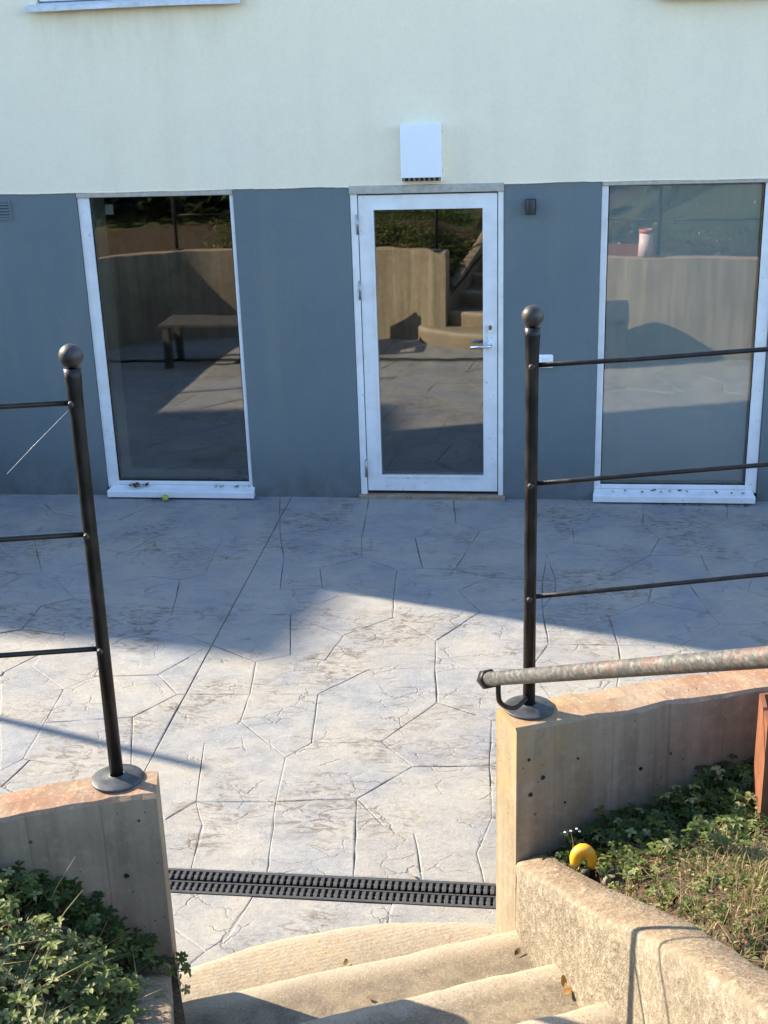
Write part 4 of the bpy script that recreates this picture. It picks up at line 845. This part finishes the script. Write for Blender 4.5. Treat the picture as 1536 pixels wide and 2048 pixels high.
mb = MB(); mb.lathe([(.061, .231), (.066, .231), (.066, .262), (.061, .266), (.057, .262), (.057, .231)], (2.24, -4.485, ZW + .004), 20); part('rim', mb, M['red_plastic'], bk)
pb = thing('corten_planter', (2.05, -4.82, .8), 'rusty orange steel planter edge at the right border of the bed', 'planter')
mb = MB(); PQ = [(1.835, -4.80), (2.33, -4.64), (2.37, -4.86), (1.826, -4.985)]; PI = [(1.847, -4.806), (2.322, -4.652), (2.358, -4.854), (1.838, -4.975)]
mb.add([(x, y, .74) for x, y in PQ] + [(x, y, 1.045) for x, y in PQ] + [(x, y, 1.045) for x, y in PI] + [(x, y, .98) for x, y in PI], [(a + l * 4, (a + 1) % 4 + l * 4, (a + 1) % 4 + l * 4 + 4, a + l * 4 + 4) for l in (0, 1, 2) for a in range(4)]); o = part('side_plates', mb, M['corten'], pb); bm_fix(o)
mb = MB(); mb.add([(x, y, 1.0) for x, y in PI], [(3, 2, 1, 0)]); part('planter_soil', mb, M['soil'], pb)

# ------------------------------------------------------------------ plants
def leaflet(mb, base, d, up, L, w, fold=.25, droop=.25):
    s = d.cross(up).normalized(); tip = base + d * L - up * L * droop; m1 = base + d * L * .35 - up * L * droop * .1; m2 = base + d * L * .72 - up * L * droop * .5
    vs = [base, m1 + s * w * .42 + up * w * fold, m1, m1 - s * w * .42 + up * w * fold, m2 + s * w * .5 + up * w * fold, m2, m2 - s * w * .5 + up * w * fold, tip]
    mb.add(vs, [(0, 2, 1), (0, 3, 2), (1, 2, 5, 4), (2, 3, 6, 5), (4, 5, 7), (5, 6, 7)], True)
def rnd_dir(el0, el1):
    a = random.uniform(0, 2 * math.pi); e = R(random.uniform(el0, el1)); return Vector((math.cos(a) * math.cos(e), math.sin(a) * math.cos(e), math.sin(e)))
def plant_mesh(kind, nst, hgt, leafL):
    lm, sm = MB(), MB()
    for _ in range(nst):
        d = rnd_dir(25, 80); L = hgt * random.uniform(.6, 1.1); end = d * L + Vector((0, 0, -.15 * L * (1 - d.z))); mid = d * L * .55 + Vector((0, 0, .03 * L))
        sm.tube([(0, 0, 0), mid, end], [.0016, .0013, .0009], 5, False)
        tiers = [(end, random.randint(4, 6))] + ([(mid, random.randint(2, 3))] if random.random() < .7 else [])
        for at, nl in tiers:
            axis = (Vector((random.uniform(-.45, .45), random.uniform(-.45, .45), 1))).normalized(); a0 = random.uniform(0, 6.28)
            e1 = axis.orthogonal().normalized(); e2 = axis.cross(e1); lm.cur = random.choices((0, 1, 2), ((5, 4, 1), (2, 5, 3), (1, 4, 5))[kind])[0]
            for k in range(nl):
                a = a0 + 2 * math.pi * k / nl + random.uniform(-.25, .25); dd = (math.cos(a) * e1 + math.sin(a) * e2 + axis * random.uniform(.05, .5)).normalized()
                leaflet(lm, Vector(at), dd, axis, leafL * random.uniform(.7, 1.2), leafL * random.uniform(.42, .55))
    return lm.mesh('foliage', [M['leaf_dark'], M['leaf_mid'], M['leaf_pale']]), sm.mesh('stem', M['dry_stem'])
PV = {k: [plant_mesh(k, random.randint(7, 11), h, l) for _ in range(4)] for k, h, l in ((0, .085, .022), (1, .085, .022), (2, .070, .019))}
def put_plant(x, y, z, kind, sc, label, group=None):
    fm, stm = random.choice(PV[kind]); o = ob('low_plant', stm); o.location = (x, y, z); o.rotation_euler = (random.uniform(-.15, .15), random.uniform(-.15, .15), random.uniform(0, 6.28)); o.scale = (sc, sc, sc)
    tag(o, label, 'plant', group); s = ob('foliage', fm, o); s['kind'] = 'stuff'; return o
class Mat:                                    # carpets of plants nobody could count, joined into one object
    def __init__(s): s.v = []; s.f = []; s.m = []
    def add(s, x, y, z, kind, sc):
        rot = Matrix.Translation((x, y, z)) @ Matrix.Rotation(random.uniform(0, 6.28), 4, 'Z') @ Matrix.Rotation(random.uniform(-.2, .2), 4, 'X') @ Matrix.Scale(sc, 4)
        for me, off in zip(random.choice(PV[kind]), (0, 3)):
            o = len(s.v); s.v += [tuple(rot @ v.co) for v in me.vertices]
            for p in me.polygons: s.f.append([k + o for k in p.vertices]); s.m.append(p.material_index + off)
    def build(s, name):
        me = bpy.data.meshes.new(name); me.from_pydata(s.v, [], s.f)
        for q in ('leaf_dark', 'leaf_mid', 'leaf_pale', 'dry_stem'): me.materials.append(M[q])
        me.polygons.foreach_set('material_index', s.m); me.polygons.foreach_set('use_smooth', [True] * len(s.f)); o = ob(name, me); o['kind'] = 'stuff'; return o
def wallyL(x): return -5.335 - max(0, .24 - x) * .33
def wallyR(x): return -4.90 + (x - 1.2) * .34
mt = Mat(); cnt = 0
while cnt < 240:
    x = random.uniform(-.62, .60); y = random.uniform(-6.35, -5.36); edge = .13 + (-5.40 - y) * .36; wy = wallyL(x) - .03
    if x > edge + .045 or y > wy: continue
    near = wy - y
    mt.add(x, y, zL(x, y) - .015, random.choices((0, 1, 2), (5, 1, 0) if near < .13 else (1, 3, 8))[0], random.uniform(.85, 1.25) if near < .13 else random.uniform(.8, 1.3)); cnt += 1  # light painted by leaf tone: dark kinds along the wall, pale in the sun
for k in range(26):
    x = random.uniform(-.15, .20); mt.add(x, wallyL(x) - random.uniform(.03, .12), zL(x, wallyL(x) - .08) - .012, 0, random.uniform(.8, 1.25))
mt.build('ground_cover')
mt = Mat(); cnt = 0
while cnt < 210:
    x = random.uniform(1.28, 2.15); y = random.uniform(-6.1, -4.72); edge = 1.275 + (-4.90 - y) * .355; wy = wallyR(x) - .04
    if x < edge or y > wy: continue
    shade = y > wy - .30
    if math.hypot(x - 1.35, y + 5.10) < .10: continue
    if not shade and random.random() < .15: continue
    mt.add(x, y, zR(x, y) - .012, 0 if shade else random.choice((2, 2, 1)), random.uniform(.6, 1.1) * (1.25 if y > wy - .10 else .8 if shade else .62)); cnt += 1  # dark leaves deepen the wall's shade, paler ones stand for sunlight
cnt = 0
while cnt < 130:
    x = random.uniform(1.24, 2.2); wy = wallyR(x) - .035; y = wy - abs(random.gauss(0, .13))
    if math.hypot(x - 1.35, y + 5.10) < .10 or (x < 1.33 and y < wy - .06): continue
    mt.add(x, y, zR(x, y) - .012, 0, random.uniform(.8, 1.2) if x > 1.4 else random.uniform(.6, .9)); cnt += 1
mt.build('ground_cover')
o = put_plant(.262, -5.42, .50, 1, .8, 'sprig of leaves creeping over the left stair wall onto the lowest steps'); o.rotation_euler = (0.5, 0.9, 0)
put_plant(1.70, -5.20, zR(1.70, -5.20) + .01, 1, 1.0, 'bushy green weed in the sun in the middle of the right bed')
put_plant(1.49, -5.22, zR(1.49, -5.22) + .01, 1, .7, 'small green weed close behind the stair wall below the gourd')
put_plant(-.10, -5.52, zL(-.10, -5.52) + .03, 2, 1.0, 'pale yellowish green weed at the left border below the wall')
# matted foliage, straw and grass nobody could count
def scatter_leaves(name, n, fx, mats, L, seed, el=(5, 70)):
    rg = random.Random(seed); mb = MB()
    for _ in range(n):
        p = fx(rg)
        if p is None: continue
        mb.cur = rg.choices(range(len(mats)), [m[1] for m in mats])[0]
        leaflet(mb, Vector(p), rnd_dir(*el), Vector((rg.uniform(-.4, .4), rg.uniform(-.4, .4), 1)).normalized(), L * rg.uniform(.6, 1.3), L * rg.uniform(.3, .55))
    o = ob(name, mb.mesh(name, [M[m[0]] for m in mats])); o['kind'] = 'stuff'; return o
def fL(rg):
    x = rg.uniform(-.75, .6); y = rg.uniform(-6.5, -5.38); edge = .21 + (-5.40 - y) * .36; wy = -5.335 - max(0, .24 - x) * .33 - .03
    return None if x > edge or y > wy else (x, y, zL(x, y) + rg.uniform(0, .05))
def fR(rg):
    x = rg.uniform(1.26, 2.3); y = rg.uniform(-6.3, -4.7); edge = 1.245 + (-4.90 - y) * .355; wy = -4.90 + (x - 1.2) * .34 - .02
    return None if x < edge or y > wy or math.hypot(x - 1.35, y + 5.10) < .075 else (x, y, zR(x, y) + rg.uniform(0, .022))
def fB(rg):
    i = rg.randrange(0, 34); p = LWG[i]; d = abs(rg.gauss(0, .9)) + .05; a = LWG[max(0, i - 1)]; b = LWG[i + 1]; t = (Vector(b) - Vector(a)).normalized()
    x, y = p[0] - (-t.y) * -d * 1.0, p[1]
    x = p[0] + rg.uniform(-.15, .15); y = p[1] - d
    if x > .2 + (-5.4 - y) * .36 or x < -4 or (x > -.62 and y > -6.6): return None
    return (x, y, zL(x, y) + rg.uniform(0, .12))
def fRB(rg):
    x = rg.uniform(1.9, 5.0); y = -4.55 - abs(rg.gauss(0, .8)); return (x, y, zR(x, y) + rg.uniform(0, .06))
scatter_leaves('ground_cover', 3200, fL, [('leaf_dark', 3), ('leaf_mid', 3), ('leaf_pale', 4), ('leaf_dead', 5)], .017, 3, (-15, 35))
scatter_leaves('ground_cover', 6500, fR, [('leaf_dark', 2), ('leaf_mid', 3), ('leaf_pale', 3), ('leaf_dead', 7), ('straw', 2)], .018, 4, (0, 40))
scatter_leaves('ground_cover', 9000, fB, [('leaf_dark', 5), ('leaf_mid', 3), ('leaf_pale', 1)], .05, 5)
scatter_leaves('ground_cover', 3500, fRB, [('leaf_dark', 3), ('leaf_mid', 3), ('leaf_pale', 1), ('straw', 1)], .045, 6)
def blades(name, n, fx, mats, hgt, seed, flat=0.0):
    rg = random.Random(seed); mb = MB()
    for _ in range(n):
        p = fx(rg)
        if p is None: continue
        mb.cur = rg.randrange(len(mats)); h = hgt * rg.uniform(.5, 1.2); a = rg.uniform(0, 6.28); b = Vector((math.cos(a), math.sin(a), 0)); lean = rg.uniform(.15, .7) + flat; P = Vector(p); w = Vector((-b.y, b.x, 0)) * rg.uniform(.0009, .0016)
        up = Vector((0, 0, 1)); k = 1 / (1 + flat); m = P + up * h * .55 * k + b * h * lean * .3; e = P + up * h * .9 * k + b * h * lean
        mb.add([P - w, P + w, m + w * .7, m - w * .7, e], [(0, 1, 2, 3), (3, 2, 4)], True)
    o = ob(name, mb.mesh(name, [M[m] for m in mats])); o['kind'] = 'stuff'; return o
def fG(rg):
    x = rg.gauss(1.86, .14); y = rg.uniform(-6.0, -5.25); edge = 1.31 + (-4.90 - y) * .37
    return None if x < edge else (x, y, zR(x, y))
blades('grass', 2600, fG, ['grass_blade', 'grass_blade', 'straw'], .075, 8)
blades('dry_straw', 1900, fR, ['straw', 'leaf_dead', 'dry_stem'], .06, 9, flat=1.6)
blades('dry_straw', 420, fL, ['straw', 'leaf_dead', 'dry_stem'], .075, 10, flat=1.0)
def fH(rg):
    x = rg.uniform(-6, 6); y = rg.uniform(-11, -6.3); return (x, y, (zL if x < .8 else zR)(x, y)) if not (.2 + (-5.4 - y) * .38 < x < 1.2 + (-5 - y) * .4) else None
blades('grass', 9000, fH, ['grass_blade', 'straw', 'leaf_mid'], .11, 12)
# stems sticking out of the left bed
for k, (x, y, dx, dy, h) in enumerate(((-.02, -5.52, .10, .02, .17), (.03, -5.60, .09, .03, .12), (.10, -5.62, -.05, -.01, .1))):
    mb = MB(); z = zL(x, y); mb.tube([(x, y, z), (x + dx * .5, y + dy * .5, z + h * .55), (x + dx, y + dy, z + h)], [.0018, .0014, .0007], 6)
    tag(wmesh('dry_twig', mb, M['straw'], (x, y, z)), ['long bare straw coloured twig slanting in front of the left wall', 'second bare twig just below the long one in the left bed', 'short bare twig leaning left in the left bed'][k], 'twig')
# trees on the slope, their shade put into the leaf colour, mirrored in the left window
def tree(x, y, z, h, r, label, seed):
    rg = random.Random(seed); t = thing('tree', (x, y, z), label, 'tree', 'dark trees on the slope')
    mb = MB(); mb.tube([(x, y, z - .1), (x + .05, y, z + h * .4), (x, y + .05, z + h * .8)], [.12, .09, .03], 10)
    for k in range(6):
        a = k * 1.05; zz = z + h * (.25 + .09 * k); mb.tube([(x, y, zz), (x + r * .6 * math.cos(a), y + r * .6 * math.sin(a), zz + h * .12)], [.04, .012], 6)
    part('trunk', mb, M['bark'], t); mb = MB()
    for _ in range(2600):
        a = rg.uniform(0, 6.28); q = rg.random() ** .5; hh = rg.uniform(.0, 1); rr = r * (1 - .55 * hh) * q * (1 + .25 * math.sin(3 * a + 5 * hh)); mb.cur = rg.choices((0, 1), (9, 1))[0]
        leaflet(mb, Vector((x + rr * math.cos(a), y + rr * math.sin(a), z + h * (.01 + .99 * hh))), rnd_dir(-30, 60), Vector((0, 0, 1)), rg.uniform(.12, .24), rg.uniform(.08, .14))
    part('crown', mb, [M['leaf_shaded'], M['leaf_dark']], t)
for k, (x, y, h, r) in enumerate(((-2.2, -7.45, 2.6, 1.1), (-3.6, -7.45, 3.0, 1.2), (-5.2, -7.4, 2.8, 1.2), (-7.0, -7.5, 3.2, 1.3), (-1.0, -8.9, 2.0, .9))):
    tree(x, y, zL(x, y), h, r, 'dark bushy tree on the slope behind the camera, %s of the row' % ('first', 'second', 'third', 'fourth', 'lower fifth')[k], 40 + k)

# ------------------------------------------------------------------ small things lying about
gd = thing('gourd', (1.345, -5.075, .60), 'bright yellow bent gourd lying at the stair wall top in the right bed', 'gourd')
mb = MB(); pts = []; rs = []
for i in range(13):
    t = i / 12; a = lerp(R(205), R(-38), t); pts.append((1.347 + .0225 * math.cos(a), -5.088 + .010 * math.sin(a), .668 + .027 * math.sin(a) )); rs.append(.0175 * (0.55 + .55 * math.sin(math.pi * min(1, t * .85 + .12))))
mb.tube(pts, rs, 14); part('gourd_flesh', mb, M['gourd'], gd)
mb = MB(); mb.tube([pts[0], (pts[0][0] + .003, pts[0][1], pts[0][2] - .012)], [.006, .003], 8); part('stalk', mb, M['dry_stem'], gd)
def rock(x, y, z, r, label, m='pebble', name='stone'):
    mb = MB(); n = 9; vs = [(0, 0, -r * .6)]; rg = random.Random(int(x * 1000))
    for j in range(1, 6):
        ph = math.pi * j / 6
        for k in range(n): th = 2 * math.pi * k / n; q = r * rg.uniform(.8, 1.15); vs.append((q * math.sin(ph) * math.cos(th), q * math.sin(ph) * math.sin(th) * .85, -q * math.cos(ph) * .7))
    vs.append((0, 0, r * .65)); fs = [(0, 1 + (k + 1) % n, 1 + k) for k in range(n)] + [(1 + j * n + k, 1 + j * n + (k + 1) % n, 1 + (j + 1) * n + (k + 1) % n, 1 + (j + 1) * n + k) for j in range(4) for k in range(n)] + [(1 + 4 * n + k, 1 + 4 * n + (k + 1) % n, 1 + 5 * n) for k in range(n)]
    mb.add(vs, fs, True); o = ob(name, mb.mesh(name, M[m])); o.location = (x, y, z); return tag(o, label, 'stone')
rock(1.352, -5.108, .650, .014, 'small brown stone in the bend of the yellow gourd', 'bark')
rock(1.425, -5.085, .608, .028, 'pale rough stone right beside the yellow gourd'); rock(1.475, -5.01, .612, .034, 'round grey stone in the shade behind the yellow gourd'); rock(1.385, -5.15, .622, .018, 'flat grey stone on the stair wall edge in front of the gourd')
wf = thing('white_flower', (1.318, -5.03, .60), 'tiny white flower head on a thin stalk left of the gourd', 'flower')
mb = MB(); mb.tube([(1.318, -5.03, .60), (1.320, -5.035, .69), (1.312, -5.04, .73)], .001, 5, False); part('stem', mb, M['dry_stem'], wf)
mb = MB()
for q in ((1.312, -5.04, .73), (1.328, -5.036, .735), (1.336, -5.04, .73), (1.296, -5.04, .725)):
    for k in range(5): a = k * 1.256; leaflet(mb, Vector(q), Vector((math.cos(a), math.sin(a), .2)).normalized(), Vector((0, 0, 1)), .0042, .0036)
part('petals', mb, M['petal'], wf)
ap = thing('apple', (-1.36, -.125, G), 'small yellow green apple lying against the left window sill', 'apple')
mb = MB(); mb.lathe([(.001, .006), (.010, .001), (.020, .008), (.0245, .022), (.022, .035), (.013, .043), (.005, .042), (.001, .038)], (-1.36, -.113, G), 18); part('flesh', mb, M['apple'], ap)
mb = MB(); mb.tube([(-1.36, -.113, G + .038), (-1.357, -.112, G + .052)], .001, 5); part('stalk', mb, M['bark'], ap)
def dead_leaf_mesh():
    mb = MB(); n = 8; vs = [(0, 0, .002)]
    for k in range(n): a = 2 * math.pi * k / n; q = random.uniform(.6, 1.1); vs.append((.016 * q * math.cos(a) * 1.4, .016 * q * math.sin(a) * .8, random.uniform(.0, .011)))
    mb.add(vs, [(0, 1 + k, 1 + (k + 1) % n) for k in range(n)], True); return mb
DLM = [dead_leaf_mesh().mesh('fallen_leaf', M['leaf_dead']) for _ in range(4)]
def dead(x, y, z, sc, label, group=None, m=None):
    me = random.choice(DLM)
    if m: me = dead_leaf_mesh().mesh('fallen_leaf', M[m])
    o = ob('fallen_leaf', me); o.location = (x, y, z); o.rotation_euler = (random.uniform(-.3, .3), random.uniform(-.3, .3), random.uniform(0, 6.28)); o.scale = (sc, sc, sc); return tag(o, label, 'leaf', group)
def litter(pts, sc):
    mb = MB()
    for x, y, z in pts:
        q = dead_leaf_mesh(); a = random.uniform(0, 6.28); k = random.uniform(*sc); tx = random.uniform(-.3, .3)
        mb.add([(x + k * (v[0] * math.cos(a) - v[1] * math.sin(a)), y + k * (v[0] * math.sin(a) + v[1] * math.cos(a)), z + k * (v[2] + tx * v[0])) for v in q.v], q.f, True)
    o = ob('leaf_litter', mb.mesh('leaf_litter', [M['leaf_dead']])); o['kind'] = 'stuff'
litter([(random.gauss(-1.575, .035), random.uniform(-.05, .004), .052 + random.uniform(0, .018)) for _ in range(34)], (.4, 1.0))
litter([(random.uniform(-1.02, -.77), random.uniform(-.03, .008), .054) for _ in range(22)], (.25, .6))
litter([(random.uniform(2.0, 2.62), random.uniform(-.115, -.092), G + .004) for _ in range(34)], (.25, .6))
ORD = ['first', 'second', 'third', 'fourth', 'fifth', 'sixth', 'seventh', 'eighth', 'ninth', 'tenth', 'eleventh', 'twelfth']
for k, x in enumerate((1.70, 1.80, 1.91, 1.98, 2.035, 2.09, 2.14, 2.20, 2.29, 2.38, 2.47, 2.57)): dead(x + random.uniform(-.015, .015), random.uniform(-.055, .0), .051, random.uniform(.55, 1.05), 'dark dry leaf scrap on the right window sill, %s from its left end' % ORD[k], 'dead leaves on the right sill')
dead(1.305, -5.37, .462, 1.1, 'orange curled leaf in the corner of the third step by the stair wall', m='leaf_orange'); dead(1.292, -5.345, .475, .9, 'second orange leaf just above the orange curled leaf by the stair wall', m='leaf_orange')
dead(1.17, -5.03, .306, .8, 'dark red curled leaf on the second step by the right stair wall', m='leaf_dead'); dead(.96, -5.30, .306, .9, 'tan leaf on the second step near its front edge', m='straw')
dead(.765, -5.255, .306, .55, 'small brown leaf in the middle of the second step'); dead(.645, -4.93, .15, .7, 'small curled brown leaf in the middle of the lowest step'); dead(.78, -4.25, G + .006, .7, 'yellow leaf lying beside the drain grate', m='straw')
